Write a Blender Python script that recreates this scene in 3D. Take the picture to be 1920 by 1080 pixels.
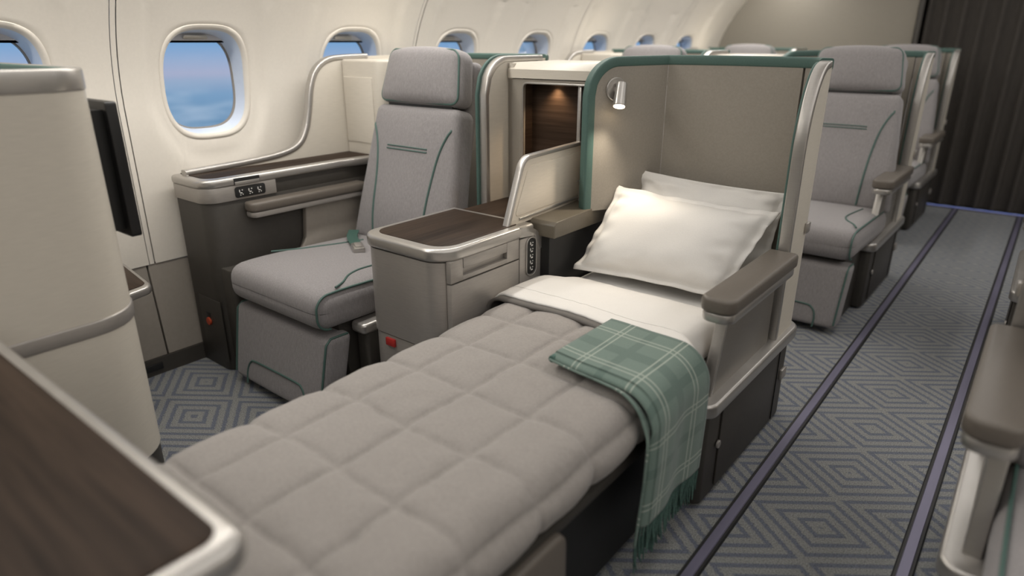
import bpy, bmesh, math, random
from mathutils import Vector, Matrix, noise

for _o in list(bpy.data.objects):
    bpy.data.objects.remove(_o, do_unlink=True)
scene = bpy.context.scene
COL = scene.collection
random.seed(7)

# ------------------------------------------------------------------ camera
F_PX, HORIZON_Y, VANISH_X, EYE = 1240.0, 78.0, 2021.0, 1.30
PITCH = math.atan((540 - HORIZON_Y) / F_PX)
YAW = math.atan((VANISH_X - 960) / math.hypot(F_PX, 540 - HORIZON_Y))
cam_data = bpy.data.cameras.new('camera')
cam_data.sensor_width = 36.0
cam_data.lens = 36.0 * F_PX / 1920.0
cam_data.clip_start = 0.02
cam_data.dof.use_dof = True
cam_data.dof.focus_distance = 2.25
cam_data.dof.aperture_fstop = 1.25
cam = bpy.data.objects.new('camera', cam_data)
COL.objects.link(cam)
cam.location = (0, 0, EYE)
cam.rotation_euler = (math.pi / 2 - PITCH, 0, YAW)
scene.camera = cam

# ------------------------------------------------------------------ world: evening sky over a cloud deck
world = bpy.data.worlds.new('sky')
scene.world = world
world.use_nodes = True
wt = world.node_tree
wt.nodes.clear()
w_out = wt.nodes.new('ShaderNodeOutputWorld')
w_bg = wt.nodes.new('ShaderNodeBackground')
w_tc = wt.nodes.new('ShaderNodeTexCoord')
w_sep = wt.nodes.new('ShaderNodeSeparateXYZ')
w_ramp = wt.nodes.new('ShaderNodeValToRGB')
w_map = wt.nodes.new('ShaderNodeMapRange')
w_map.inputs['From Min'].default_value = -0.15
w_map.inputs['From Max'].default_value = 0.15
w_nmap = wt.nodes.new('ShaderNodeMapping')
w_nmap.inputs['Scale'].default_value = (7.0, 7.0, 46.0)
w_noise = wt.nodes.new('ShaderNodeTexNoise')
w_noise.inputs['Scale'].default_value = 2.2
w_noise.inputs['Detail'].default_value = 4.0
w_cl = wt.nodes.new('ShaderNodeMapRange')       # clouds only below the haze line
w_cl.inputs['From Min'].default_value = -0.042
w_cl.inputs['From Max'].default_value = -0.062
w_nr = wt.nodes.new('ShaderNodeMapRange')
w_nr.inputs['From Min'].default_value = 0.42
w_nr.inputs['From Max'].default_value = 0.68
w_mul = wt.nodes.new('ShaderNodeMath'); w_mul.operation = 'MULTIPLY'
w_mix = wt.nodes.new('ShaderNodeMixRGB')
w_mix.inputs['Color2'].default_value = (0.33, 0.46, 0.62, 1)
cr = w_ramp.color_ramp
cr.elements[0].position = 0.0; cr.elements[0].color = (0.13, 0.27, 0.44, 1)
cr.elements[1].position = 1.0; cr.elements[1].color = (0.09, 0.23, 0.52, 1)
for p_, c_ in ((0.15, (0.14, 0.28, 0.45)), (0.28, (0.20, 0.35, 0.54)), (0.335, (0.30, 0.40, 0.57)), (0.37, (0.40, 0.44, 0.60)),
               (0.42, (0.33, 0.43, 0.62)), (0.50, (0.19, 0.38, 0.64)), (0.62, (0.13, 0.32, 0.60))):
    e_ = cr.elements.new(p_); e_.color = (*c_, 1)
L = wt.links.new
L(w_tc.outputs['Generated'], w_sep.inputs[0])
L(w_sep.outputs['Z'], w_map.inputs['Value']); L(w_map.outputs[0], w_ramp.inputs[0])
L(w_tc.outputs['Generated'], w_nmap.inputs[0]); L(w_nmap.outputs[0], w_noise.inputs['Vector'])
L(w_sep.outputs['Z'], w_cl.inputs['Value']); L(w_noise.outputs['Fac'], w_nr.inputs['Value'])
L(w_cl.outputs[0], w_mul.inputs[0]); L(w_nr.outputs[0], w_mul.inputs[1])
L(w_mul.outputs[0], w_mix.inputs['Fac']); L(w_ramp.outputs[0], w_mix.inputs['Color1'])
L(w_mix.outputs[0], w_bg.inputs['Color']); L(w_bg.outputs[0], w_out.inputs[0])
w_bg.inputs['Strength'].default_value = 1.0

# ------------------------------------------------------------------ cabin lighting (ceiling wash strips, one added over the far aisle, sidewall wash strip)
def area_light(name, loc, rot, sx, sy, watts, color):
    d = bpy.data.lights.new(name, 'AREA')
    d.shape = 'RECTANGLE'; d.size = sx; d.size_y = sy
    d.energy = watts; d.color = color
    o = bpy.data.objects.new(name, d); COL.objects.link(o)
    o.location = loc; o.rotation_euler = rot
    return o
area_light('ceiling_wash_light', (-1.15, 2.2, 2.22), (0, 0, 0), 0.6, 8.6, 12, (1.0, 0.965, 0.925))
area_light('ceiling_wash_light', (-0.20, 2.2, 2.26), (0, 0, 0), 0.6, 8.6, 29, (1.0, 0.965, 0.925))
area_light('ceiling_wash_light', (1.60, 2.2, 2.26), (0, 0, 0), 0.8, 8.6, 70, (1.0, 0.965, 0.925))  # unseen strip over the far aisle, added to brighten the upright faces
area_light('sidewall_wash_light', (-2.02, 2.4, 2.02), (0, math.radians(6), 0), 0.10, 8.4, 74, (1.0, 0.965, 0.91))

vs = scene.view_settings
vs.view_transform = 'Standard'
vs.look = 'None'
vs.gamma = 1.0
vs.use_curve_mapping = False
vs.exposure = 0.0

# ------------------------------------------------------------------ materials
M = {}
def new_mat(name):
    m = bpy.data.materials.new(name); m.use_nodes = True
    nt = m.node_tree
    b = nt.nodes['Principled BSDF']
    M[name] = m
    return m, nt, b

def simple(name, col, rough=0.5, metal=0.0, nscale=None, namt=0.08, stretch=(1, 1, 1), bump=0.0, bscale=None, spec=None, coat=0.0, ramt=0.0):
    m, nt, b = new_mat(name)
    b.inputs['Base Color'].default_value = (*col, 1)
    b.inputs['Roughness'].default_value = rough
    b.inputs['Metallic'].default_value = metal
    if spec is not None: b.inputs['Specular IOR Level'].default_value = spec
    if coat: b.inputs['Coat Weight'].default_value = coat
    if nscale:
        tc = nt.nodes.new('ShaderNodeTexCoord'); mp = nt.nodes.new('ShaderNodeMapping')
        mp.inputs['Scale'].default_value = stretch
        nz = nt.nodes.new('ShaderNodeTexNoise'); nz.inputs['Scale'].default_value = nscale; nz.inputs['Detail'].default_value = 3
        mx = nt.nodes.new('ShaderNodeMixRGB')
        mx.inputs['Color1'].default_value = (*[c * (1 - namt) for c in col], 1)
        mx.inputs['Color2'].default_value = (*[min(1, c * (1 + namt)) for c in col], 1)
        rm = nt.nodes.new('ShaderNodeMapRange'); rm.inputs['From Min'].default_value = .3; rm.inputs['From Max'].default_value = .7
        nt.links.new(tc.outputs['Object'], mp.inputs[0]); nt.links.new(mp.outputs[0], nz.inputs['Vector'])
        nt.links.new(nz.outputs['Fac'], rm.inputs['Value']); nt.links.new(rm.outputs[0], mx.inputs['Fac'])
        nt.links.new(mx.outputs[0], b.inputs['Base Color'])
        if ramt:
            rr = nt.nodes.new('ShaderNodeMapRange'); rr.inputs['To Min'].default_value = rough - ramt; rr.inputs['To Max'].default_value = rough + ramt
            nt.links.new(nz.outputs['Fac'], rr.inputs['Value']); nt.links.new(rr.outputs[0], b.inputs['Roughness'])
        if bump:
            bz = nz
            if bscale:
                bz = nt.nodes.new('ShaderNodeTexNoise'); bz.inputs['Scale'].default_value = bscale; bz.inputs['Detail'].default_value = 2
                nt.links.new(mp.outputs[0], bz.inputs['Vector'])
            bp = nt.nodes.new('ShaderNodeBump'); bp.inputs['Strength'].default_value = bump; bp.inputs['Distance'].default_value = .002
            nt.links.new(bz.outputs['Fac'], bp.inputs['Height']); nt.links.new(bp.outputs[0], b.inputs['Normal'])
    return m

simple('sidewall', (0.75, 0.705, 0.635), 0.55, nscale=90, namt=.015, bump=.03)
simple('bulkhead', (0.25, 0.228, 0.19), 0.6, nscale=40, namt=.02)
simple('dado', (0.30, 0.27, 0.235), 0.6, nscale=60, namt=.03)
simple('ceiling_white', (0.66, 0.62, 0.55), 0.6, nscale=20, namt=.02)
simple('cream', (0.62, 0.575, 0.50), 0.42, nscale=24, namt=.035, stretch=(1, 1, 14))
simple('taupe_panel', (0.30, 0.272, 0.232), 0.62, nscale=160, namt=.05, bump=.06)
simple('silver', (0.49, 0.47, 0.445), 0.33, metal=.80, nscale=30, namt=.03, stretch=(1, 1, 10), ramt=.05)
simple('silver_body', (0.40, 0.375, 0.35), 0.40, metal=.55, nscale=30, namt=.05, stretch=(1, 1, 12), ramt=.05)
simple('champagne', (0.72, 0.655, 0.56), 0.42, metal=.15, nscale=30, namt=.04, stretch=(1, 1, 12))
simple('panel_bronze', (0.27, 0.25, 0.225), 0.40, metal=.5, nscale=30, namt=.04, stretch=(1, 1, 12))
simple('bronze_base', (0.048, 0.043, 0.037), 0.5, nscale=50, namt=.06)
simple('black', (0.012, 0.012, 0.012), 0.5, nscale=50, namt=.05)
simple('screen_black', (0.010, 0.010, 0.011), 0.35, nscale=50, namt=.05)
simple('leather', (0.130, 0.112, 0.094), 0.42, nscale=220, namt=.06, bump=.12)
simple('leather_bronze', (0.125, 0.108, 0.082), 0.40, nscale=220, namt=.06, bump=.08)
simple('teal', (0.065, 0.125, 0.108), 0.55, nscale=200, namt=.06)
simple('belt', (0.045, 0.105, 0.085), 0.7, nscale=300, namt=.12, bump=.2)
simple('linen', (0.74, 0.72, 0.69), 0.85, nscale=260, namt=.02, bump=.12)
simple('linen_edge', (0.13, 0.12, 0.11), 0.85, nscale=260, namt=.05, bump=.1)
simple('mattress', (0.50, 0.47, 0.43), 0.85, nscale=200, namt=.04, bump=.1)
simple('curtain', (0.052, 0.045, 0.039), 0.85, nscale=70, namt=.10, stretch=(1, 1, .2), bump=.1)
simple('red', (0.42, 0.022, 0.018), 0.5, nscale=50, namt=.08)
simple('orange_red', (0.45, 0.06, 0.02), 0.45, nscale=50, namt=.08)
simple('icon_white', (0.75, 0.73, 0.70), 0.5, nscale=50, namt=.02)
simple('track', (0.20, 0.19, 0.27), 0.40, metal=.40, nscale=14, namt=.12, stretch=(1, .2, 1), ramt=.08)
simple('shade_handle', (0.62, 0.58, 0.50), 0.3, metal=.4, nscale=30, namt=.02)
simple('window_reveal', (0.66, 0.73, 0.85), 0.35, nscale=40, namt=.02)  # pale blue is skylight on the reveal, put into its colour
simple('window_frame', (0.72, 0.71, 0.72), 0.4, nscale=40, namt=.02)

def fabric(name, col, amt=.16, scale=420):
    m, nt, b = new_mat(name)
    b.inputs['Roughness'].default_value = .9
    b.inputs['Sheen Weight'].default_value = .15
    tc = nt.nodes.new('ShaderNodeTexCoord')
    n1 = nt.nodes.new('ShaderNodeTexNoise'); n1.inputs['Scale'].default_value = scale; n1.inputs['Detail'].default_value = 2
    mp = nt.nodes.new('ShaderNodeMapping'); mp.inputs['Scale'].default_value = (1, 1, .25)
    n2 = nt.nodes.new('ShaderNodeTexNoise'); n2.inputs['Scale'].default_value = scale * .45; n2.inputs['Detail'].default_value = 3
    ad = nt.nodes.new('ShaderNodeMath'); ad.operation = 'ADD'
    rm = nt.nodes.new('ShaderNodeMapRange'); rm.inputs['From Min'].default_value = .7; rm.inputs['From Max'].default_value = 1.3
    mx = nt.nodes.new('ShaderNodeMixRGB')
    mx.inputs['Color1'].default_value = (*[c * (1 - amt) for c in col], 1)
    mx.inputs['Color2'].default_value = (*[c * (1 + amt) for c in col], 1)
    bp = nt.nodes.new('ShaderNodeBump'); bp.inputs['Strength'].default_value = .25; bp.inputs['Distance'].default_value = .0015
    k = nt.links.new
    k(tc.outputs['Object'], n1.inputs['Vector']); k(tc.outputs['Object'], mp.inputs[0]); k(mp.outputs[0], n2.inputs['Vector'])
    k(n1.outputs['Fac'], ad.inputs[0]); k(n2.outputs['Fac'], ad.inputs[1]); k(ad.outputs[0], rm.inputs['Value'])
    k(rm.outputs[0], mx.inputs['Fac']); k(mx.outputs[0], b.inputs['Base Color'])
    k(ad.outputs[0], bp.inputs['Height']); k(bp.outputs[0], b.inputs['Normal'])
    return m
fabric('seat_fabric', (0.268, 0.252, 0.254))
fabric('duvet', (0.285, 0.262, 0.244), amt=.09, scale=300)

def wood(name, axis):
    m, nt, b = new_mat(name)
    b.inputs['Roughness'].default_value = .48; b.inputs['Specular IOR Level'].default_value = .10
    tc = nt.nodes.new('ShaderNodeTexCoord'); mp = nt.nodes.new('ShaderNodeMapping')
    sc = [26, 26, 26]; sc['xyz'.index(axis)] = 1.1
    mp.inputs['Scale'].default_value = sc
    nz = nt.nodes.new('ShaderNodeTexNoise'); nz.inputs['Scale'].default_value = 3.2; nz.inputs['Detail'].default_value = 6; nz.inputs['Roughness'].default_value = .6
    n2 = nt.nodes.new('ShaderNodeTexNoise'); n2.inputs['Scale'].default_value = .35; n2.inputs['Detail'].default_value = 2
    ad = nt.nodes.new('ShaderNodeMath'); ad.operation = 'ADD'
    r = nt.nodes.new('ShaderNodeValToRGB')
    r.color_ramp.elements[0].position = .72; r.color_ramp.elements[0].color = (.013, .0083, .0058, 1)
    r.color_ramp.elements[1].position = 1.25; r.color_ramp.elements[1].color = (.064, .0425, .0300, 1)
    rm = nt.nodes.new('ShaderNodeMapRange'); rm.inputs['From Min'].default_value = .65; rm.inputs['From Max'].default_value = 1.35
    r.color_ramp.elements[0].position = 0.0; r.color_ramp.elements[1].position = 1.0
    k = nt.links.new
    k(tc.outputs['Object'], mp.inputs[0]); k(mp.outputs[0], nz.inputs['Vector']); k(mp.outputs[0], n2.inputs['Vector'])
    k(nz.outputs['Fac'], ad.inputs[0]); k(n2.outputs['Fac'], ad.inputs[1]); k(ad.outputs[0], rm.inputs['Value'])
    k(rm.outputs[0], r.inputs[0]); k(r.outputs[0], b.inputs['Base Color'])
    return m
wood('wood_x', 'x'); wood('wood_y', 'y')

def carpet():
    m, nt, b = new_mat('carpet')
    b.inputs['Roughness'].default_value = .95
    N = nt.nodes.new; k = nt.links.new
    def math_(op, a, bb=None):
        n = N('ShaderNodeMath'); n.operation = op
        for i, v in enumerate((a, bb)):
            if v is None: continue
            if isinstance(v, (int, float)): n.inputs[i].default_value = v
            else: k(v, n.inputs[i])
        return n.outputs[0]
    tc = N('ShaderNodeTexCoord'); sp = N('ShaderNodeSeparateXYZ')
    nd = N('ShaderNodeTexNoise'); nd.inputs['Scale'].default_value = 130; nd.inputs['Detail'].default_value = 2
    k(tc.outputs['Object'], nd.inputs['Vector'])
    wob = math_('MULTIPLY', math_('SUBTRACT', nd.outputs['Fac'], .5), .012)
    k(tc.outputs['Object'], sp.inputs[0])
    PX, PY = .44, .328
    def tri(out, off, per):
        a = math_('ADD', math_('ADD', out, off), wob)
        f = math_('FRACT', math_('ADD', math_('DIVIDE', a, per), 100.5))
        return math_('MULTIPLY', math_('ABSOLUTE', math_('SUBTRACT', f, .5)), 2.0)      # 0 at a centre, 1 half a period away
    tx = tri(sp.outputs['X'], .27, PX); ty = tri(sp.outputs['Y'], -2.072, PY)
    d = math_('ADD', tx, ty)                       # 0 centre .. 2 at the corners
    ring = math_('FRACT', math_('ADD', math_('MULTIPLY', d, 3.5), .10))
    st = N('ShaderNodeMapRange'); st.interpolation_type = 'SMOOTHSTEP'
    st.inputs['From Min'].default_value = .05; st.inputs['From Max'].default_value = .28
    tr = math_('ABSOLUTE', math_('SUBTRACT', ring, .5))
    st.inputs['From Min'].default_value = .24; st.inputs['From Max'].default_value = .37
    k(tr, st.inputs['Value'])
    n2 = N('ShaderNodeTexNoise'); n2.inputs['Scale'].default_value = 260; n2.inputs['Detail'].default_value = 3
    k(tc.outputs['Object'], n2.inputs['Vector'])
    mx = N('ShaderNodeMixRGB'); mx.inputs['Color1'].default_value = (.240, .245, .238, 1); mx.inputs['Color2'].default_value = (.132, .145, .185, 1)
    k(st.outputs[0], mx.inputs['Fac'])
    rm = N('ShaderNodeMapRange'); rm.inputs['From Min'].default_value = .3; rm.inputs['From Max'].default_value = .7
    rm.inputs['To Min'].default_value = .55; rm.inputs['To Max'].default_value = 1.45
    k(n2.outputs['Fac'], rm.inputs['Value'])
    ml = N('ShaderNodeMixRGB'); ml.blend_type = 'MULTIPLY'; ml.inputs['Fac'].default_value = 1
    k(mx.outputs[0], ml.inputs['Color1']); k(rm.outputs[0], ml.inputs['Color2'])
    k(ml.outputs[0], b.inputs['Base Color'])
    bp = N('ShaderNodeBump'); bp.inputs['Strength'].default_value = .6; bp.inputs['Distance'].default_value = .004
    k(math_('ADD', n2.outputs['Fac'], math_('MULTIPLY', st.outputs[0], -.5)), bp.inputs['Height']); k(bp.outputs[0], b.inputs['Normal'])
carpet()

def plaid():
    m, nt, b = new_mat('plaid')
    b.inputs['Roughness'].default_value = .95
    b.inputs['Sheen Weight'].default_value = .2
    N = nt.nodes.new; k = nt.links.new
    uv = N('ShaderNodeUVMap'); sp = N('ShaderNodeSeparateXYZ'); k(uv.outputs[0], sp.inputs[0])
    def math_(op, a, bb=None):
        n = N('ShaderNodeMath'); n.operation = op
        for i, v in enumerate((a, bb)):
            if v is None: continue
            if isinstance(v, (int, float)): n.inputs[i].default_value = v
            else: k(v, n.inputs[i])
        return n.outputs[0]
    def lines(out, per, offs, half):
        f = math_('FRACT', math_('ADD', math_('DIVIDE', out, per), 50))
        tot = None
        for o_ in offs:
            l = math_('LESS_THAN', math_('ABSOLUTE', math_('SUBTRACT', f, o_)), half)
            tot = l if tot is None else math_('MAXIMUM', tot, l)
        return tot
    lx = lines(sp.outputs['X'], .185, (.42, .51), .012)
    ly = lines(sp.outputs['Y'], .165, (.32, .42), .013)
    dx = lines(sp.outputs['X'], .185, (.95,), .10)
    dy = lines(sp.outputs['Y'], .165, (.85,), .12)
    tc = N('ShaderNodeTexCoord')
    nz = N('ShaderNodeTexNoise'); nz.inputs['Scale'].default_value = 350; nz.inputs['Detail'].default_value = 2
    k(tc.outputs['Object'], nz.inputs['Vector'])
    base = N('ShaderNodeMixRGB'); base.inputs['Color1'].default_value = (.105, .158, .134, 1); base.inputs['Color2'].default_value = (.172, .235, .203, 1)
    k(nz.outputs['Fac'], base.inputs['Fac'])
    dk = N('ShaderNodeMixRGB'); dk.inputs['Color2'].default_value = (.080, .128, .110, 1)
    k(math_('MULTIPLY', math_('MAXIMUM', dx, dy), .55), dk.inputs['Fac']); k(base.outputs[0], dk.inputs['Color1'])
    ln = N('ShaderNodeMixRGB'); ln.inputs['Color2'].default_value = (.40, .44, .38, 1)
    k(math_('MULTIPLY', math_('MAXIMUM', lx, ly), .75), ln.inputs['Fac']); k(dk.outputs[0], ln.inputs['Color1'])
    k(ln.outputs[0], b.inputs['Base Color'])
    bp = N('ShaderNodeBump'); bp.inputs['Strength'].default_value = .35; bp.inputs['Distance'].default_value = .002
    k(nz.outputs['Fac'], bp.inputs['Height']); k(bp.outputs[0], b.inputs['Normal'])
plaid()
simple('fringe_wool', (.075, .14, .118), .95, nscale=200, namt=.25)

def glass():
    m = bpy.data.materials.new('pane_glass'); m.use_nodes = True; M['pane_glass'] = m
    nt = m.node_tree; nt.nodes.clear()
    o = nt.nodes.new('ShaderNodeOutputMaterial'); mx = nt.nodes.new('ShaderNodeMixShader')
    t = nt.nodes.new('ShaderNodeBsdfTransparent'); g = nt.nodes.new('ShaderNodeBsdfGlossy'); g.inputs['Roughness'].default_value = .05
    f = nt.nodes.new('ShaderNodeFresnel'); f.inputs[0].default_value = 1.25
    t.inputs[0].default_value = (.97, .98, 1, 1)
    nt.links.new(f.outputs[0], mx.inputs[0]); nt.links.new(t.outputs[0], mx.inputs[1]); nt.links.new(g.outputs[0], mx.inputs[2])
    nt.links.new(mx.outputs[0], o.inputs[0])
glass()
def emit(name, col, s):
    m, nt, b = new_mat(name)
    b.inputs['Base Color'].default_value = (*col, 1)
    b.inputs['Emission Color'].default_value = (*col, 1); b.inputs['Emission Strength'].default_value = s
emit('lamp_lens', (1.0, .80, .55), 14)
emit('niche_lens', (1.0, .72, .45), 3)
emit('threshold_glow', (.16, .22, .55), .55)  # glow standing in for light that spills from behind the curtain

# ------------------------------------------------------------------ helpers
LOC = {}
def put(o, parent):
    COL.objects.link(o)
    if parent is not None:
        o.parent = parent
    return o

def base_of(parent):
    return LOC.get(parent.name, Vector((0, 0, 0))) if parent is not None else Vector((0, 0, 0))

def mk(name, verts, faces, mat, parent=None, angle=40, fmats=None, uvs=None):
    """verts in scene coordinates; stored relative to the thing's base"""
    b = base_of(parent)
    me = bpy.data.meshes.new(name)
    me.from_pydata([Vector(v) - b for v in verts], [], faces)
    for mm in (mat if isinstance(mat, (list, tuple)) else [mat]):
        me.materials.append(M[mm])
    if fmats:
        for p, i in zip(me.polygons, fmats): p.material_index = i
    if uvs:
        ul = me.uv_layers.new(name='UVMap')
        for lp in me.loops: ul.data[lp.index].uv = uvs[lp.vertex_index]
    me.validate()
    bm = bmesh.new(); bm.from_mesh(me); bmesh.ops.recalc_face_normals(bm, faces=bm.faces); bm.to_mesh(me); bm.free()
    me.shade_smooth()
    if angle is not None: me.set_sharp_from_angle(angle=math.radians(angle))
    o = put(bpy.data.objects.new(name, me), parent)
    if parent is not None: LOC[o.name] = b
    return o

def from_bm(name, bm, mat, parent=None, angle=40):
    bm.verts.ensure_lookup_table(); bm.verts.index_update()
    vs_ = [v.co.copy() for v in bm.verts]; fs = [[v.index for v in f.verts] for f in bm.faces]
    bm.free()
    return mk(name, vs_, fs, mat, parent, angle)

def thing(name, loc, label, cat, group=None):
    o = bpy.data.objects.new(name, None); COL.objects.link(o)
    o.empty_display_size = .05
    o.location = loc; LOC[o.name] = Vector(loc)
    tag(o, label, cat, group)
    return o

def tag(o, label, cat, group=None):
    o['label'] = label; o['category'] = cat
    if group: o['group'] = group
    return o

def struct(o, label=None):
    o['kind'] = 'structure'
    if label: o['label'] = label
    return o

def box(name, x0, x1, y0, y1, z0, z1, mat, parent=None, r=.006, seg=2):
    bm = bmesh.new()
    bmesh.ops.create_cube(bm, size=1.0)
    for v in bm.verts:
        v.co = Vector(((x0 + x1) / 2 + v.co.x * (x1 - x0), (y0 + y1) / 2 + v.co.y * (y1 - y0), (z0 + z1) / 2 + v.co.z * (z1 - z0)))
    if r > 0:
        bmesh.ops.bevel(bm, geom=list(bm.edges), offset=min(r, .45 * min(x1 - x0, y1 - y0, z1 - z0)), segments=seg, affect='EDGES', profile=.5, clamp_overlap=True)
    return from_bm(name, bm, mat, parent)

def fillet(pts, radii, seg=6, closed=True):
    out = []; n = len(pts)
    for i, p in enumerate(pts):
        r = radii[i] if isinstance(radii, (list, tuple)) else radii
        p = Vector(p)
        if (not closed and i in (0, n - 1)) or r <= 0:
            out.append(p); continue
        a = Vector(pts[i - 1]) - p; c = Vector(pts[(i + 1) % n]) - p
        la, lc = a.length, c.length; a.normalize(); c.normalize()
        ang = a.angle(c)
        if abs(ang - math.pi) < 1e-3: out.append(p); continue
        d = min(r / math.tan(ang / 2), .49 * la, .49 * lc); rr = d * math.tan(ang / 2)
        cen = p + (a + c).normalized() * (rr / math.sin(ang / 2))
        s = p + a * d - cen; e = p + c * d - cen
        tot = s.angle(e)
        for q in range(seg + 1):
            t = q / seg
            out.append(cen + (s * math.sin((1 - t) * tot) + e * math.sin(t * tot)) / math.sin(tot))
    return out

def prism(name, outline, axis, a0, a1, mat, parent=None, r=.004, seg=2, angle=40):
    """outline: 2-D polygon in the plane across the axis (x: (y,z), y: (x,z), z: (x,y))"""
    def P(q, a):
        if axis == 'x': return (a, q[0], q[1])
        if axis == 'y': return (q[0], a, q[1])
        return (q[0], q[1], a)
    bm = bmesh.new()
    A = [bm.verts.new(P(q, a0)) for q in outline]; B = [bm.verts.new(P(q, a1)) for q in outline]
    n = len(outline)
    fa = bm.faces.new(A); fb = bm.faces.new(B[::-1])
    for i in range(n): bm.faces.new((A[i], B[i], B[(i + 1) % n], A[(i + 1) % n]))
    bmesh.ops.recalc_face_normals(bm, faces=bm.faces)
    if r > 0:
        es = list({e for f in (fa, fb) for e in f.edges})
        bmesh.ops.bevel(bm, geom=es, offset=r, segments=seg, affect='EDGES', profile=.5, clamp_overlap=True)
    return from_bm(name, bm, mat, parent, angle)

def sweep(name, path, sides, profile, mat, parent=None, angle=50, closed=False):
    """profile (a, b): a along the given side vector, b along side x tangent"""
    n = len(path); path = [Vector(p) for p in path]; vs_ = []; m = len(profile)
    for i, p in enumerate(path):
        if closed: T = path[(i + 1) % n] - path[i - 1]
        else: T = path[min(i + 1, n - 1)] - path[max(i - 1, 0)]
        T.normalize(); S = Vector(sides[i]) if isinstance(sides, list) else Vector(sides)
        S = (S - T * S.dot(T)).normalized(); U = S.cross(T)
        for a, b in profile: vs_.append(p + S * a + U * b)
    fs = []
    for i in range(n if closed else n - 1):
        for j in range(m):
            i2 = (i + 1) % n
            fs.append((i * m + j, i * m + (j + 1) % m, i2 * m + (j + 1) % m, i2 * m + j))
    if not closed:
        fs.append(tuple(range(m))[::-1]); fs.append(tuple((n - 1) * m + j for j in range(m)))
    return mk(name, vs_, fs, mat, parent, angle)

def circ(r, n=8):
    return [(r * math.cos(2 * math.pi * i / n), r * math.sin(2 * math.pi * i / n)) for i in range(n)]

def rrect(w, h, r, seg=3):
    return [tuple(v) for v in fillet([(-w / 2, -h / 2), (w / 2, -h / 2), (w / 2, h / 2), (-w / 2, h / 2)], r, seg)]

def tube(name, path, r, mat, parent=None, n=7):
    path = [Vector(p) for p in path]; sides = []
    S = None
    for i in range(len(path)):
        T = (path[min(i + 1, len(path) - 1)] - path[max(i - 1, 0)]).normalized()
        if S is None: S = T.orthogonal().normalized()
        S = (S - T * S.dot(T)).normalized(); sides.append(S.copy())
    return sweep(name, path, sides, circ(r, n), mat, parent, angle=80)

def spline(pts, per=8):
    P = [Vector(p) for p in pts]; out = []
    for i in range(len(P) - 1):
        p0 = P[max(i - 1, 0)]; p1 = P[i]; p2 = P[i + 1]; p3 = P[min(i + 2, len(P) - 1)]
        for q in range(per):
            t = q / per
            out.append(.5 * ((2 * p1) + (p2 - p0) * t + (2 * p0 - 5 * p1 + 4 * p2 - p3) * t * t + (3 * p1 - p0 - 3 * p2 + p3) * t ** 3))
    out.append(P[-1]); return out

def soft(name, size, r, fn, mat, parent=None, n=14):
    """a rounded cushion block of half sizes size; fn maps local (x,y,z) to scene coordinates"""
    hx, hy, hz = size
    def par(h):
        inner = max(h - r, 0); k = 4
        a = [-h + r * (1 - math.cos(math.pi / 2 * i / k)) for i in range(k)]
        b = [-inner + 2 * inner * i / n for i in range(n + 1)]
        return a + b + [-q for q in a[::-1]]
    gx, gy, gz = par(hx), par(hy), par(hz)
    idx = {}; vs_ = []; fs = []
    def vert(p):
        key = tuple(round(q, 6) for q in p)
        if key not in idx:
            q = Vector(p); c = Vector((max(-hx + r, min(hx - r, q.x)), max(-hy + r, min(hy - r, q.y)), max(-hz + r, min(hz - r, q.z))))
            d = q - c
            if d.length > 1e-9:
                # radial projection of the corner shells
                d = Vector([math.copysign(abs(v), v) for v in d]); d = d.normalized() * r if d.length > 0 else d
                c = c + d
            idx[key] = len(vs_); vs_.append(fn(c.x, c.y, c.z))
        return idx[key]
    for s in (-1, 1):
        for (ga, gb, mkp) in ((gx, gy, lambda a, b: (a, b, s * hz)), (gx, gz, lambda a, b: (a, s * hy, b)), (gy, gz, lambda a, b: (s * hx, a, b))):
            for i in range(len(ga) - 1):
                for j in range(len(gb) - 1):
                    f = (vert(mkp(ga[i], gb[j])), vert(mkp(ga[i + 1], gb[j])), vert(mkp(ga[i + 1], gb[j + 1])), vert(mkp(ga[i], gb[j + 1])))
                    if len(set(f)) == 4: fs.append(f)
                    elif len(set(f)) == 3: fs.append(tuple(dict.fromkeys(f)))
    return mk(name, vs_, fs, mat, parent, None)

def grid(name, nu, nv, fn, mat, parent=None, uvfn=None, thick=0.0, angle=None):
    """fn(u,v)->point for u,v in 0..1; optional thickness downwards along the normal"""
    vs_ = [Vector(fn(i / nu, j / nv)) for i in range(nu + 1) for j in range(nv + 1)]
    uvs = [uvfn(i / nu, j / nv) for i in range(nu + 1) for j in range(nv + 1)] if uvfn else None
    W = nv + 1
    fs = [(i * W + j, (i + 1) * W + j, (i + 1) * W + j + 1, i * W + j + 1) for i in range(nu) for j in range(nv)]
    if thick:
        n0 = len(vs_); nor = []
        for i in range(nu + 1):
            for j in range(nv + 1):
                a = vs_[min(i + 1, nu) * W + j] - vs_[max(i - 1, 0) * W + j]; b = vs_[i * W + min(j + 1, nv)] - vs_[i * W + max(j - 1, 0)]
                nor.append(a.cross(b).normalized())
        vs_ += [v - q * thick for v, q in zip(vs_, nor)]
        fs += [tuple(n0 + k for k in f[::-1]) for f in fs]
        ring = [i * W for i in range(nu + 1)] + [nu * W + j for j in range(1, nv + 1)] + [i * W + nv for i in range(nu - 1, -1, -1)] + [j for j in range(nv - 1, 0, -1)]
        for q in range(len(ring)):
            a, b = ring[q], ring[(q + 1) % len(ring)]
            fs.append((a, b, n0 + b, n0 + a))
        if uvs: uvs = uvs + uvs
    return mk(name, vs_, fs, mat, parent, angle, uvs=uvs)

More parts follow.
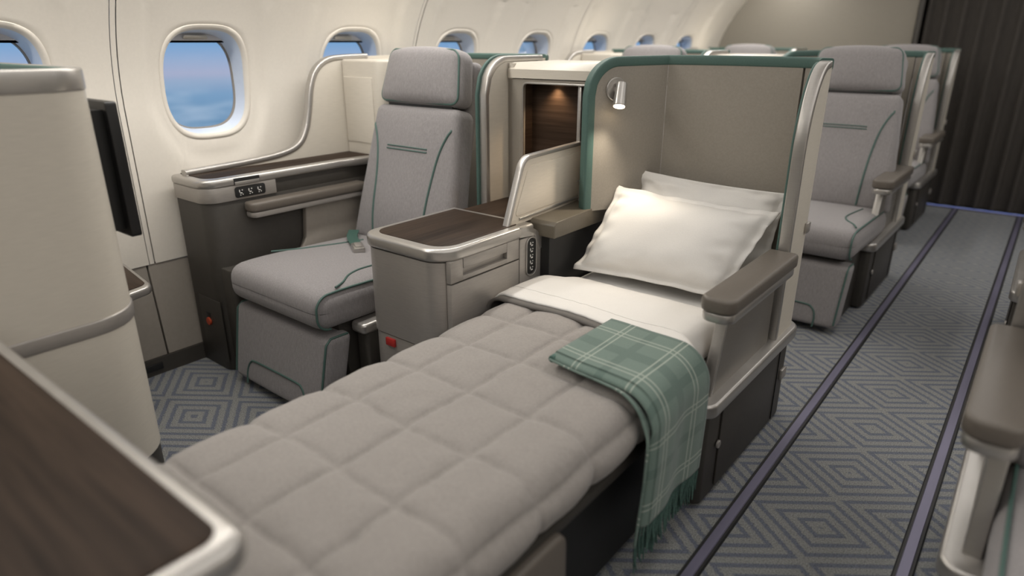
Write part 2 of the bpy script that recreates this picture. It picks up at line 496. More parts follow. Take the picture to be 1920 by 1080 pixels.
def disc(name, c, nrm, r, h, mat, parent=None, n=24, r2=None):
    """short turned cylinder starting at c along nrm with a small chamfer"""
    c = Vector(c); nrm = Vector(nrm).normalized(); S = nrm.orthogonal().normalized(); U = nrm.cross(S)
    r2 = r if r2 is None else r2; ch = min(.25 * h, .003)
    prof = [(0, r), (h - ch, r2), (h, r2 - ch)]
    vs_ = []; fs = []
    for hh, rr in prof:
        for i in range(n):
            a = 2 * math.pi * i / n; vs_.append(c + nrm * hh + S * rr * math.cos(a) + U * rr * math.sin(a))
    for k in range(2):
        for i in range(n): fs.append((k * n + i, k * n + (i + 1) % n, (k + 1) * n + (i + 1) % n, (k + 1) * n + i))
    fs.append(tuple(range(n))[::-1]); fs.append(tuple(2 * n + i for i in range(n)))
    return mk(name, vs_, fs, mat, parent, 40)

def copy_tree(o, parent=None, skip=()):
    c = o.copy(); COL.objects.link(c); c.parent = parent
    for ch in list(o.children):
        if ch.name.split('.')[0] in skip: continue
        copy_tree(ch, c, skip)
    return c

def dup(root, dx, dy, label, mirror=None, skip=()):
    c = copy_tree(root, None, skip)
    c['label'] = label
    x, y, z = root.location
    if mirror is not None:
        c.scale = (-1, 1, 1); x = 2 * mirror - x
    c.location = (x + dx, y + dy, z)
    return c

# ================================================================== SETTING
YB, YE, YN = -2.4, 6.55, 6.55     # cabin ends
# floor
floor = struct(mk('floor', [(-2.9, YB, 0), (3.2, YB, 0), (3.2, YE + .3, 0), (-2.9, YE + .3, 0)], [(0, 1, 2, 3)], 'carpet'), 'blue and taupe patterned carpet')
for nm, xc in (('trim_1', -.487), ('trim_2', -.053)):
    t = struct(prism(nm, [(xc - .024, 0.0), (xc + .024, 0.0), (xc + .020, .007), (xc - .020, .007)], 'y', YB, YE, 'black', None, r=0))
    prism('rail_strip', [(xc - .0145, .0055), (xc + .0145, .0055), (xc + .012, .0105), (xc - .012, .0105)], 'y', YB, YE, 'track', t, r=0)

# window wall
def wall_x(z):
    if z < 1.05: return -2.75
    return -2.75 + .70 * (z - 1.05) ** 2
WZ, WHY, WHZ, PITCH_W = 1.142, .172, .206, .735
W_Y = [1.428 + PITCH_W * k for k in range(-5, 7)]
wall_left = struct(bpy.data.objects.new('wall_left', None)); COL.objects.link(wall_left); LOC['wall_left'] = Vector((0, 0, 0))
wall_left['label'] = 'cream cabin sidewall with oval windows'

def sup(a, hy, hz, e):
    c, s = math.cos(a), math.sin(a)
    return math.copysign(abs(c) ** (2 / e), c) * hy, math.copysign(abs(s) ** (2 / e), s) * hz
def relief(dy, dz):
    """shallow dish around a window: the panel stands in around it"""
    q = math.sqrt((dy / .262) ** 2 + (max(dz, -9) / (.36 if dz < 0 else 2.2)) ** 2)
    t = max(0.0, min(1.0, (q - .86) / .16)); t = t * t * (3 - 2 * t)
    return .020 * t
Z0W, Z1W = .455, 1.52
def panel(y_lo, y_hi, wins):
    vs_, fs = [], []
    NA, NR = 72, 12
    g = .0125
    for w in wins:
        yl = y_lo + g if w == wins[0] else w - PITCH_W / 2; yh = y_hi - g if w == wins[-1] else w + PITCH_W / 2
        o0 = len(vs_)
        angs = sorted([2 * math.pi * (q + .5) / NA for q in range(NA)] + [math.atan2(zz, yy) % (2 * math.pi) for yy in (yh - w, yl - w) for zz in (Z1W - WZ, Z0W - WZ)])
        for a in angs:
            iy, iz = sup(a, WHY + .012, WHZ + .012, 3.0)
            c, s = math.cos(a), math.sin(a)
            k = min(((yh - w) if c > 0 else (w - yl)) / max(abs(c), 1e-6), ((Z1W - WZ) if s > 0 else (WZ - Z0W)) / max(abs(s), 1e-6))
            oy, oz = c * k, s * k
            for r_ in range(NR + 1):
                t = (r_ / NR) ** 1.2
                dy, dz = iy + (oy - iy) * t, iz + (oz - iz) * t
                z = WZ + dz
                x = wall_x(z) + relief(dy, dz) - (.006 if r_ == 0 else 0)
                vs_.append((x, w + dy, z))
        R = NR + 1
        for a_ in range(len(angs)):
            b_ = (a_ + 1) % len(angs)
            for r_ in range(NR):
                fs.append((o0 + a_ * R + r_, o0 + a_ * R + r_ + 1, o0 + b_ * R + r_ + 1, o0 + b_ * R + r_))
    # upper part, curving in to the ceiling
    NZ = 14
    ys = [y_lo + g + (y_hi - y_lo - 2 * g) * i / 36 for i in range(37)]
    o0 = len(vs_)
    for y in ys:
        dy = min((y - w for w in wins), key=abs)
        for j in range(NZ + 1):
            z = Z1W - .002 + (2.05 - Z1W) * j / NZ
            vs_.append((wall_x(z) + relief(dy, z - WZ), y, z))
    for i in range(36):
        for j in range(NZ):
            a = o0 + i * (NZ + 1) + j; b = a + NZ + 1
            fs.append((a, b, b + 1, a + 1))
    return mk('wall_panel', vs_, fs, 'sidewall', wall_left, 50)
seams = [1.075 + 2 * PITCH_W * k for k in range(-3, 4)] + [YE + .02]; seams[0] = YB
for k in range(len(seams) - 1):
    lo, hi = seams[k], seams[k + 1]
    ws = [w for w in W_Y if lo < w < hi]
    if ws: panel(lo, hi, ws)
# joint strips between the panels and the outer skin behind them
for s_ in seams[1:-1]:
    pth = [(wall_x(z) + .0195, s_, z) for z in [Z0W + (2.06 - Z0W) * i / 24 for i in range(25)]]
    sweep('joint_strip', [(x - .004, y, z) for x, y, z in pth], (0, 1, 0), rrect(.019, .008, .003), 'sidewall', wall_left)
    sweep('joint_backing', [(x - .016, y, z) for x, y, z in pth], (0, 1, 0), rrect(.15, .004, .001), 'sidewall', wall_left)
# dado panels (below the sidewall) and kick strip
d_y = [-2.4, -1.0, .05, .74, 1.055, 1.95, 2.9, 3.9, 4.9, 5.9, 6.5]
for i in range(len(d_y) - 1):
    a, b = d_y[i] + .003, d_y[i + 1] - .003
    prism('dado_panel', [(-2.76, .452), (-2.735, .452), (-2.700, .07), (-2.76, .07)], 'y', a, b, 'dado', wall_left, r=.003)
prism('ledge_strip', [(-2.78, .452), (-2.742, .452), (-2.742, .458), (-2.78, .458)], 'y', YB, YE, 'bronze_base', wall_left, r=0)
bb = struct(prism('baseboard_left', [(-2.76, 0), (-2.685, 0), (-2.69, .068), (-2.76, .068)], 'y', YB, YE, 'bronze_base', None, r=.003))
for yy in (.98, 1.30, 1.9):
    box('vent_slot', -2.690, -2.680, yy - .04, yy + .04, .022, .05, 'black', bb, r=.002)

# windows
for n_, w in enumerate(W_Y):
    if w < -.5: continue
    win = struct(bpy.data.objects.new('window_%d' % (n_ - 1), None)); COL.objects.link(win); win.location = (-2.75, w, WZ)
    LOC[win.name] = Vector(win.location)
    win['label'] = 'oval cabin window with evening sky'
    NA = 64
    def ring(hy, hz, dx, e=3.0, lean=1.0):
        out = []
        for i in range(NA):
            a = 2 * math.pi * (i + .5) / NA
            y, z = sup(a, hy, hz, e)
            out.append(Vector((wall_x(WZ + z) * lean + (-2.75) * (1 - lean) + dx, w + y, WZ + z)))
        return out
    def band(name, rings, mat, par):
        vs_ = [v for r_ in rings for v in r_]; fs = []
        for k in range(len(rings) - 1):
            for i in range(NA):
                fs.append((k * NA + i, k * NA + (i + 1) % NA, (k + 1) * NA + (i + 1) % NA, (k + 1) * NA + i))
        return mk(name, vs_, fs, mat, par, 60)
    band('window_surround', [ring(WHY + .018, WHZ + .018, -.004), ring(WHY + .014, WHZ + .014, .0012), ring(WHY + .006, WHZ + .006, .0012), ring(WHY, WHZ, -.003),
                             ring(WHY - .004, WHZ - .004, -.012)], 'sidewall', win)
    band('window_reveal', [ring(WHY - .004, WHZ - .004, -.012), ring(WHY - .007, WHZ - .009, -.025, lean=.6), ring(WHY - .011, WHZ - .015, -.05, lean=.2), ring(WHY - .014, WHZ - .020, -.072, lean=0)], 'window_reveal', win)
    band('pane_seal', [ring(WHY - .0125, WHZ - .018, -.068, lean=0), ring(WHY - .017, WHZ - .023, -.068, lean=0), ring(WHY - .019, WHZ - .025, -.078, lean=0)], 'dado', win)
    pr_ = ring(WHY - .012, WHZ - .017, -.075, lean=0)
    mk('pane', pr_, [tuple(range(NA))], 'pane_glass', win)
    # drawn-up shade with its pull at the top
    zt = WZ + WHZ - .020
    hw = WHY - .014
    gs = [(w - hw + 2 * hw * i / 12, 1.0 - abs(-1 + 2 * i / 12) ** 3.2) for i in range(13)]
    outl = [(y, zt - .024) for y, q in gs] + [(y, zt - .032 + .044 * q) for y, q in gs[::-1]]
    prism('window_shade', outl, 'x', -2.806, -2.794, 'window_frame', win, r=0)
    prism('shade_pull', [tuple(v) for v in fillet([(w - .055, zt - .018), (w + .055, zt - .018), (w + .045, zt - .002), (w - .045, zt - .002)], .006, 3)], 'x', -2.796, -2.780, 'shade_handle', win, r=.003)

# outer skin strip above/below windows so that no daylight leaks behind the panels
mk('outer_skin', [(-2.93, YB, -.05), (-2.93, YE + .3, -.05), (-2.93, YE + .3, WZ - .26), (-2.93, YB, WZ - .26)], [(0, 1, 2, 3)], 'dado', wall_left)
# ceiling
cp = [(-2.20, 2.03), (-2.06, 2.042), (-1.98, 2.12), (-1.7, 2.20), (-1.0, 2.28), (-.25, 2.30), (.6, 2.30), (3.2, 2.30)]
vs_ = [(x, y, z) for x, z in cp for y in (YB, YE + .3)]
ceil = struct(mk('ceiling', vs_, [(2 * i, 2 * i + 1, 2 * i + 3, 2 * i + 2) for i in range(len(cp) - 1)], 'ceiling_white'), 'pale curved cabin ceiling')
# right side and front closure, behind the camera
struct(box('wall_right', 3.2, 3.24, YB, YE + .3, 0, 2.3, 'sidewall', None, r=0), 'cream partition on the far side of the cabin')
struct(box('wall_front', -2.9, 3.2, YB - .04, YB, 0, 2.4, 'bulkhead', None, r=0), 'cream forward bulkhead')
# rear bulkhead with its return beside the curtain
wb = struct(box('wall_back', -2.9, -1.02, YE, YE + .04, 0, 2.4, 'bulkhead', None, r=0), 'beige bulkhead at the end of the cabin')
box('return_wall', -1.06, -1.02, YE, YE + .32, 0, 2.4, 'bronze_base', wb, r=0)
box('edge_profile', -1.05, -1.015, YE - .03, YE, 0, 2.3, 'bronze_base', wb, r=.005)
struct(box('wall_galley', -1.02, 3.2, YE + .26, YE + .3, 0, 2.4, 'bronze_base', None, r=0), 'dark galley wall behind the curtain')
# curtain
cv = []
NX = 260; X0c, X1c = -1.0, 2.2
for i in range(NX + 1):
    x = X0c + (X1c - X0c) * i / NX
    for j in range(9):
        z = .012 + 2.24 * j / 8
        ph = 2 * math.pi * x / .118 + .7 * math.sin(x * 5.3)
        y = YE + .035 + .026 * math.sin(ph) * (1 - .15 * j / 8) + .008 * math.sin(ph * 2 + 1.1) + .006 * math.sin(x * 9 + j * .5)
        cv.append((x, y, z))
cf = [(i * 9 + j, (i + 1) * 9 + j, (i + 1) * 9 + j + 1, i * 9 + j + 1) for i in range(NX) for j in range(8)]
tag(mk('curtain', cv, cf, 'curtain', None, None), 'dark brown pleated curtain closing off the end of the aisle', 'curtain')
tr3 = struct(box('trim_3', -.98, 1.6, YE - .075, YE - .035, 0, .012, 'track', None, r=.003), 'threshold strip with added blue glow on the floor before the curtain')
box('glow_strip', -.96, 1.58, YE - .064, YE - .048, .011, .0145, 'threshold_glow', tr3, r=0)  # no lamp: emissive strip imitating spilled light on the threshold

# ================================================================== AISLE SEAT SHELL (fixed pod with base, rail, armrest, hood)
def plan_path(corners, radii, step=.02):
    p = fillet([Vector((x, y, 0)) for x, y in corners], radii, 8, closed=False)
    out = [p[0]]
    for a, b in zip(p, p[1:]):
        n = max(1, int((b - a).length / step))
        for i in range(1, n + 1): out.append(a + (b - a) * i / n)
    s = [0.0]
    for a, b in zip(out, out[1:]): s.append(s[-1] + (b - a).length)
    return out, s
def normals(path):
    out = []
    for i in range(len(path)):
        T = (path[min(i + 1, len(path) - 1)] - path[max(i - 1, 0)]).normalized()
        out.append(Vector((T.y, -T.x, 0)))
    return out
def hood_panel(name, path, nor, S, s0, s1, zb, ztop, th, mats, parent, nz=10):
    ids = [i for i in range(len(path)) if s0 - 1e-6 <= S[i] <= s1 + 1e-6]
    vs_, fs, fm = [], [], []
    W = nz + 1
    for side in (-1, 1):
        for i in ids:
            zt = ztop(S[i])
            for j in range(W):
                p = path[i] + nor[i] * (th / 2 * side); vs_.append((p.x, p.y, zb + (zt - zb) * j / nz))
    n = len(ids); o1 = n * W
    for i in range(n - 1):
        for j in range(nz):
            a = i * W + j; b = (i + 1) * W + j
            fs.append((a, b, b + 1, a + 1)); fm.append(0)
            fs.append((o1 + a, o1 + a + 1, o1 + b + 1, o1 + b)); fm.append(1)
        a, b = i * W + nz, (i + 1) * W + nz
        fs.append((a, b, o1 + b, o1 + a)); fm.append(1)
        a, b = i * W, (i + 1) * W
        fs.append((a, o1 + a, o1 + b, b)); fm.append(1)
    for e in (0, n - 1):
        for j in range(nz):
            a = e * W + j; fs.append((a, a + 1, o1 + a + 1, o1 + a)); fm.append(1)
    return mk(name, vs_, fs, mats, parent, 45, fmats=fm)

def make_aisle_shell(label):
    T = thing('seat_shell', (-.90, 1.95, 0), label, 'seat shell', 'aisle seat shells')
    # base box and its skirting
    prism('base', [tuple(v) for v in fillet([(-1.30, 1.62), (-.578, 1.595), (-.572, 2.33), (-1.30, 2.36)], [.01, .022, .06, .01], 5)], 'z', .012, .318, 'bronze_base', T, r=.004)
    prism('base_foot', [(-1.29, 1.64), (-.60, 1.615), (-.595, 2.31), (-1.29, 2.34)], 'z', 0, .016, 'black', T, r=0)
    ol = [tuple(v) for v in fillet([(-1.30, 1.60), (-.556, 1.568), (-.552, 2.36), (-1.30, 2.375)], [.01, .045, .075, .01], 7)]
    prism('base_rail', ol, 'z', .314, .358, 'silver', T, r=.012, seg=3)
    dk = prism('side_door', [(1.70, .03), (2.18, .03), (2.18, .30), (1.70, .30)], 'x', -.576, -.5715, 'bronze_base', T, r=.001)
    disc('knob', (-.573, 1.688, .183), (1, 0, 0), .013, .006, 'silver_body', T)
    box('latch_handle', -.574, -.562, 2.235, 2.285, .165, .205, 'silver_body', T, r=.004)
    box('hinge_line', -.5735, -.570, 2.205, 2.209, .02, .31, 'black', T, r=0)
    # panel under the armrest
    pl = [tuple(v) for v in fillet([(1.640, .355), (2.105, .355), (2.105, .60), (1.712, .60)], [0, 0, 0, .012], 3)]
    sp_ = prism('side_panel', pl, 'x', -.622, -.592, 'panel_bronze', T, r=.003)
    sweep('panel_edge', [(-.607, 1.638, .357), (-.607, 1.710, .60)], (1, 0, 0), rrect(.034, .012, .004), 'silver', sp_)
    # armrest pad on its metal carrier
    carrier = [tuple(v) for v in fillet([(-.632, 1.575), (-.535, 1.570), (-.535, 2.12), (-.632, 2.12)], [.028, .035, .02, .01], 5)]
    ar = prism('armrest', carrier, 'z', .632, .675, 'leather', T, r=.012, seg=3)
    c2 = [tuple(v) for v in fillet([(-.628, 1.580), (-.540, 1.576), (-.540, 2.11), (-.628, 2.11)], [.028, .035, .02, .01], 5)]
    prism('armrest_carrier', c2, 'z', .604, .632, 'silver', ar, r=.007, seg=2)
    # hood: three lining panels following the plan path, trims along the free edge
    path, S = plan_path([(-1.297, 2.05), (-1.150, 2.345), (-.592, 2.345), (-.592, 2.14)], [0, .022, .055, 0], .007)
    nor = normals(path); Ltot = S[-1]
    H, R0, R1 = 1.232, .11, .135
    def ztop(s):
        z = H + .006 * math.sin(math.pi * s / Ltot)
        if s < R0: z -= R0 - math.sqrt(max(0, R0 ** 2 - (R0 - s) ** 2))
        if s > Ltot - R1: q = s - (Ltot - R1); z -= .27 * (1 - math.sqrt(max(0, 1 - (q / R1) ** 2)))
        return z
    sL = .33; sR = Ltot - .255
    # denser columns at the rounded ends
    def zb(s): return .70
    hood_panel('hood_panel', path, nor, S, 0, sL, .71, ztop, .034, ['cream', 'taupe_panel'], T).name
    hood_panel('hood_panel', path, nor, S, sL + .001, sR, .36, ztop, .034, ['cream', 'taupe_panel'], T)
    hood_panel('hood_panel', path, nor, S, sR, Ltot, .352, ztop, .034, ['cream', 'taupe_panel'], T)
    # green trim: up the wing's front edge, round the corner, along the top
    tp, tn = [], []
    for z in [.71 + (H - R0 - .71) * i / 8 for i in range(9)]:
        tp.append((path[0].x, path[0].y, z)); tn.append(nor[0])
    for i in range(len(path)):
        if S[i] > Ltot - .15: break
        if S[i] == 0: continue
        tp.append((path[i].x, path[i].y, ztop(S[i]))); tn.append(nor[i])
    sweep('green_trim', tp, tn, rrect(.040, .034, .007), 'teal', T, angle=60)
    mp_, mn = [], []
    for i in range(len(path)):
        if Ltot - .155 < S[i] < Ltot - R1: mp_.append((path[i].x + .001, path[i].y, ztop(S[i]))); mn.append(nor[i])
    ye, xe = path[-1].y, path[-1].x
    for k in range(0, 19):
        a = math.pi / 2 * k / 18; mp_.append((xe + .001, ye + R1 - R1 * math.sin(a), H - .27 * (1 - math.cos(a)))); mn.append(nor[-1])
    zt = H - .27
    for z in [zt - (zt - .356) * i / 10 for i in range(1, 11)]:
        mp_.append((xe + .001, ye, z)); mn.append(nor[-1])
    sweep('metal_trim', mp_, mn, rrect(.036, .021, .004), 'silver', T, angle=40)
    gi = [Vector(p) + Vector((-.022, .008, 0)) for p in mp_[3:]]
    sweep('green_piping', gi, mn[3:], rrect(.010, .020, .004), 'teal', T, angle=60)
    b2 = box('coat_latch', -.576, -.564, 2.272, 2.306, .700, .736, 'silver_body', T, r=.004)
    return T

shell1 = make_aisle_shell('aisle seat shell around the made-up bed, pillows inside its hood')
shell2 = dup(shell1, .0, 2.0, 'aisle seat shell in the row behind the bed, around an upright seat')
shell3 = dup(shell1, -.09, 3.87, 'last aisle seat shell, just in front of the dark curtain')
shellR1 = dup(shell1, .0, -.27, 'seat shell across the aisle, its armrest cut off by the picture edge', mirror=-.275)
shellR2 = dup(shell1, .0, 1.62, 'seat shell across the aisle, second row from the camera', mirror=-.275)

# ================================================================== UPRIGHT SEAT
def make_seat(label):
    X, Tz = -2.09, .205
    T = thing('passenger_seat', (X, 1.6, 0), label, 'seat', 'upright seats')
    # pedestal
    prism('pedestal', [(1.36, .0), (1.92, .0), (1.98, .36), (1.30, .36)], 'x', X - .25, X + .25, 'bronze_base', T, r=.01)
    # seat cushion
    hx, hy, hz = .296, .36, .072
    yc, zc = 1.555, .420
    def cush(x, y, z):
        u, v = x / hx, y / hy
        top = max(0, z) / hz
        dz = top * (.014 * (1 - u * u) * (1 - v * v)) + .026 * (-v) * .5
        drop = max(0, (-v - .55)) ** 2 * .05
        if z < 0: dz += .004 * max(0, -v - .2) * -1
        return (X + x * (1 + .012 * (1 - v * v)), yc + y, zc + z + dz - drop * (1 if z > 0 else .4))
    cu = soft('seat_cushion', (hx, hy, hz), .055, cush, 'seat_fabric', T, n=12)
    def edge_loop(sx):
        pts = []
        r = .055
        ex = hx - .016
        for i in range(13):      # along the top edge from the back to the front
            y = hy * .8 - (hy * 1.8 - r) * i / 12; pts.append(cush(sx * ex, y, hz - .014 + .006))
        for i in range(1, 9):
            a = math.pi / 2 * i / 8; pts.append(cush(sx * ex, -hy + r - (r - .004) * math.sin(a), hz - r + (r - .008) * math.cos(a)))
        for i in range(1, 6):
            pts.append(cush(sx * ex, -hy + .004, hz - r - (2 * hz - 2 * r) * i / 5))
        for i in range(1, 6):
            a = math.pi / 2 * i / 5; pts.append(cush(sx * ex, -hy + r - (r - .004) * math.cos(a), -hz + r - (r - .008) * math.sin(a)))
        return pts
    tube('piping', edge_loop(1), .0042, 'teal', cu)
    def top_pt(x, y):      # point on the cushion top
        v = cush(x, y, hz); return (v[0], v[1], v[2] + .001)
    for sx in (-1, 1):
        tube('piping', [top_pt(p.x, p.y) for p in spline([Vector((sx * q, y, 0)) for q, y in [(.282, -.16), (.222, -.074), (.180, .03), (.159, .093), (.145, .20)]], 6)] if sx < 0 else
             [top_pt(p.x, p.y) for p in spline([Vector((q, y, 0)) for q, y in [(.268, -.262), (.245, -.212), (.205, -.158), (.184, -.10), (.180, -.04), (.186, .06), (.196, .20)]], 6)], .0040, 'teal', cu)
    # leg rest
    lx, ly, lz = .290, .055, .148
    def leg(x, y, z):
        w = z / lz
        return (X - .005 + x * (1 + .02 * w), 1.252 + y + .028 * w - .006 * (1 - (x / lx) ** 2) * (1 if y < 0 else 0), .180 + z)
    lg = soft('leg_rest', (lx, ly, lz), .024, leg, 'seat_fabric', T, n=10)
    for sx in (-1, 1):
        tube('piping', [leg(sx * (lx - .010), ly * .7, lz - .004), leg(sx * (lx - .010), -ly + .02, lz - .002), leg(sx * (lx - .009), -ly + .002, lz - .020)] +
             [leg(sx * (lx - .009), -ly + .001, lz - .03 - (2 * lz - .05) * i / 8) for i in range(9)], .0042, 'teal', lg)
    arch = spline([(-.19, -.152), (-.19, -.10), (-.170, -.062), (-.12, -.05), (.12, -.05), (.170, -.062), (.19, -.10), (.19, -.152)], 6)
    tube('piping', [leg(p.x, -ly - .0005, p.y) for p in [Vector((q[0], q[1], 0)) for q in arch]], .0042, 'teal', lg)
    # backrest: frame leaning back
    yb, zb, ang = 1.815, .470, math.radians(14)
    ca, sa = math.cos(ang), math.sin(ang)
    def lean(x, y, z): return Vector((X + x, yb + y * ca + z * sa, zb + z * ca - y * sa))
    BH = .60
    def width(z):
        t = max(0, min(1, z / BH)); return .302 - .062 * t ** 1.1
    hb = .30
    def bfn(x, y, z):
        zz = z + hb; u = x / .29
        w = width(zz) / .29
        fr = 1 if y < 0 else 0
        bul = -.018 * (1 - u * u) * fr * (1 - (2 * zz / BH - 1) ** 4) - .012 * fr * math.exp(-((zz - .16) / .13) ** 2) * (1 - u * u)
        return lean(x * w, y + .06 + bul, zz)
    bk = soft('backrest', (.29, .06, hb), .034, bfn, 'seat_fabric', T, n=14)
    def bp(u, v):
        x = u * .29; z = v * BH - hb
        p = bfn(max(-.262, min(.262, x)) if abs(x) > .262 else x, -.06, max(-hb + .02, min(hb - .02, z)))
        return p
    def bpt(u, v):
        q = bp(u, v); back = max(0, abs(u) - .90) * .20
        return q + Vector((0, back * ca, 0)) + Vector((0, -.001, 0))
    for sx in (-1, 1):
        ctl = [(.965, .87), (.84, .81), (.70, .68), (.60, .48), (.54, .25), (.50, .04)]
        tube('piping', [bpt(sx * p[0], p[1]) for p in spline([Vector((a, b, 0)) for a, b in ctl], 6)], .0048, 'teal', bk)
        tube('piping', [bfn(sx * .279, -.041, -hb + .03 + (2 * hb - .06) * i / 14) for i in range(15)], .0050, 'teal', bk)
    for dv in (.690, .712):
        tube('stitch_line', [bpt(-.46 + .92 * i / 12, dv) for i in range(13)], .0028, 'teal', bk)
    # upper back shell behind the headrest
    def ub(x, y, z):
        t = (z + .40) / .80
        return lean(x * (.86 - .05 * t), y + .135, z + .42)
    soft('back_shell', (.262, .035, .385), .033, ub, 'seat_fabric', T, n=8)
    # headrest
    def hfn(x, y, z):
        t = (z + .118) / .236
        c = (x / .23) ** 2
        return lean(x * (1.02 - .15 * max(0, t) ** 1.3) , y + .045 - .016 * (1 if y < 0 else .4) * (1 - c) * (1 - (2 * t - 1) ** 2) + .012 * c, z + .725 - .012 * c * max(0, t) ** 2)
    hr = soft('headrest', (.232, .056, .118), .040, hfn, 'seat_fabric', T, n=10)
    for yy, rr, nm in ((-.041, .0048, 'piping'),):
        pts = []
        a_, b_, rc = .2225, .109, .034
        ctl = [(-a_, -b_ + rc)] + [(-a_ + rc - rc * math.cos(math.pi / 2 * i / 6), b_ - rc + rc * math.sin(math.pi / 2 * i / 6)) for i in range(7)] + \
              [(a_ - rc + rc * math.sin(math.pi / 2 * i / 6), b_ - rc + rc * math.cos(math.pi / 2 * i / 6)) for i in range(7)] + \
              [(a_, -b_ + rc)] + [(a_ - rc + rc * math.cos(math.pi / 2 * i / 6), -b_ + rc - rc * math.sin(math.pi / 2 * i / 6)) for i in range(7)] + \
              [(-a_ + rc - rc * math.sin(math.pi / 2 * i / 6), -b_ + rc - rc * math.cos(math.pi / 2 * i / 6)) for i in range(7)]
        for x, z in ctl: pts.append(hfn(x, yy, z))
        pts.append(pts[0])
        tube(nm, pts, rr, 'teal', hr)
    box('headrest_gap_shade', X - .19, X + .19, 1.985, 2.03, 1.03, 1.06, 'black', T, r=.004)  # black block standing for the shade line under the headrest
    return T

seat1 = make_seat('grey upright window seat beside the centre console with the drawer')
seat2 = dup(seat1, 0, 2.0, 'grey window seat behind the bed hood, only its headrest showing')
seat3 = dup(seat1, -.05, 3.80, 'farthest grey window seat headrest, before the beige bulkhead')
seat4 = dup(seat1, 1.215, 1.98, 'grey upright aisle seat directly behind the bed with leg rest lowered')
seat5 = dup(seat1, 1.125, 3.85, 'grey upright aisle seat nearest the dark curtain')
seat6 = dup(seat1, 1.215, -.27, 'grey seat across the aisle with green piping, cut off at the corner', mirror=None)
seat6.location.x = 2 * -.275 - (-2.09 + 1.215) + .05; seat6.scale = (-1, 1, 1)
seat7 = dup(seat1, 1.215, 1.62, 'second grey seat across the aisle, hidden behind an armrest')
seat7.location.x = 2 * -.275 - (-2.09 + 1.215) + .05; seat7.scale = (-1, 1, 1)

# ================================================================== WINDOW SEAT SHELL
def make_window_shell(label):
    T = thing('seat_shell', (-2.2, 2.1, 0), label, 'seat shell', 'window seat shells')
    # outboard wing along the sidewall, with the long swept edge
    prof = [(1.215, .815), (1.50, .825), (1.66, .840), (1.745, .872), (1.790, .935), (1.815, 1.02), (1.835, 1.11), (1.87, 1.18), (1.935, 1.222), (2.03, 1.233), (2.2, 1.236), (2.44, 1.238)]
    top = [Vector((0, a, b)) for a, b in prof]
    sm = spline(top, 5)
    outl = [(p.y, p.z) for p in sm] + [(2.44, .74), (1.225, .74)]
    prism('outboard_wing', outl, 'x', -2.640, -2.612, 'cream', T, r=0)
    sweep('metal_trim', [(-2.626, p.y, p.z) for p in sm if p.y < 2.19] , (1, 0, 0), rrect(.038, .024, .008), 'silver', T, angle=60)
    # back panel and inner wing
    path, S = plan_path([(-2.626, 2.455), (-1.742, 2.455), (-1.742, 2.00)], [0, .10, 0], .016)
    nor = normals(path); Lt = S[-1]; H, R = 1.236, .13
    def ztop(s):
        q = s - (Lt - R)
        return H - (R - math.sqrt(max(0, R * R - q * q)) if q > 0 else 0)
    hood_panel('back_panel', path, nor, S, 0, Lt - .32, .36, ztop, .034, ['cream', 'taupe_panel'], T)
    hood_panel('inner_wing', path, nor, S, Lt - .32, Lt, .36, ztop, .034, ['cream', 'cream'], T)
    gp = [(p.x, p.y, ztop(s)) for p, s in zip(path, S) if s < Lt - .36]; gn = [n for n, s in zip(nor, S) if s < Lt - .36]
    sweep('green_trim', gp, gn, rrect(.040, .028, .008), 'teal', T, angle=60)
    ep = [(p.x, p.y, ztop(s)) for p, s in zip(path, S) if s >= Lt - .36]; en = [n for n, s in zip(nor, S) if s >= Lt - .36]
    zt = ep[-1][2]
    for i in range(1, 11): ep.append((path[-1].x, path[-1].y, zt - (zt - .37) * i / 10)); en.append(nor[-1])
    sweep('metal_trim', ep, en, rrect(.036, .024, .005), 'silver', T, angle=40)
    # green lip inside the metal trim
    gi = [Vector(p) + Vector((-.022, -.006, 0)) for p in ep[4:]]
    sweep('green_lip', gi, en[4:], rrect(.014, .034, .005), 'teal', T, angle=60)
    # storage box on the outboard side, with a door
    sb = [tuple(v) for v in fillet([(-2.612, 2.44), (-2.612, 2.005), (-2.345, 2.005), (-2.345, 2.44)], [0, .012, .05, 0], 6)]
    bx = prism('storage_box', sb, 'z', .80, 1.225, 'cream', T, r=.022, seg=4)
    dr = prism('storage_door', [tuple(v) for v in fillet([(-2.600, .86), (-2.40, .86), (-2.40, 1.150), (-2.600, 1.150)], .006, 3)], 'y', 2.000, 2.008, 'cream', bx, r=.002)
    # base frame on the console side
    bs = prism('base_side', [tuple(v) for v in fillet([(-1.815, 1.36), (-1.752, 1.36), (-1.752, 2.44), (-1.815, 2.44)], [.012, .012, 0, 0], 4)], 'z', 0, .325, 'bronze_base', T, r=.004)
    prism('base_rail', [tuple(v) for v in fillet([(-1.822, 1.338), (-1.742, 1.338), (-1.742, 2.44), (-1.822, 2.44)], [.02, .02, 0, 0], 5)], 'z', .322, .362, 'silver', T, r=.012, seg=3)
    return T
wshell1 = make_window_shell('window seat shell beside the bed, with cream storage box and swept edge')
wshell2 = dup(wshell1, 0, 2.0, 'window seat shell in the second row, seen past the bed hood')
wshell3 = dup(wshell1, -.05, 3.83, 'last window seat shell in front of the beige bulkhead')

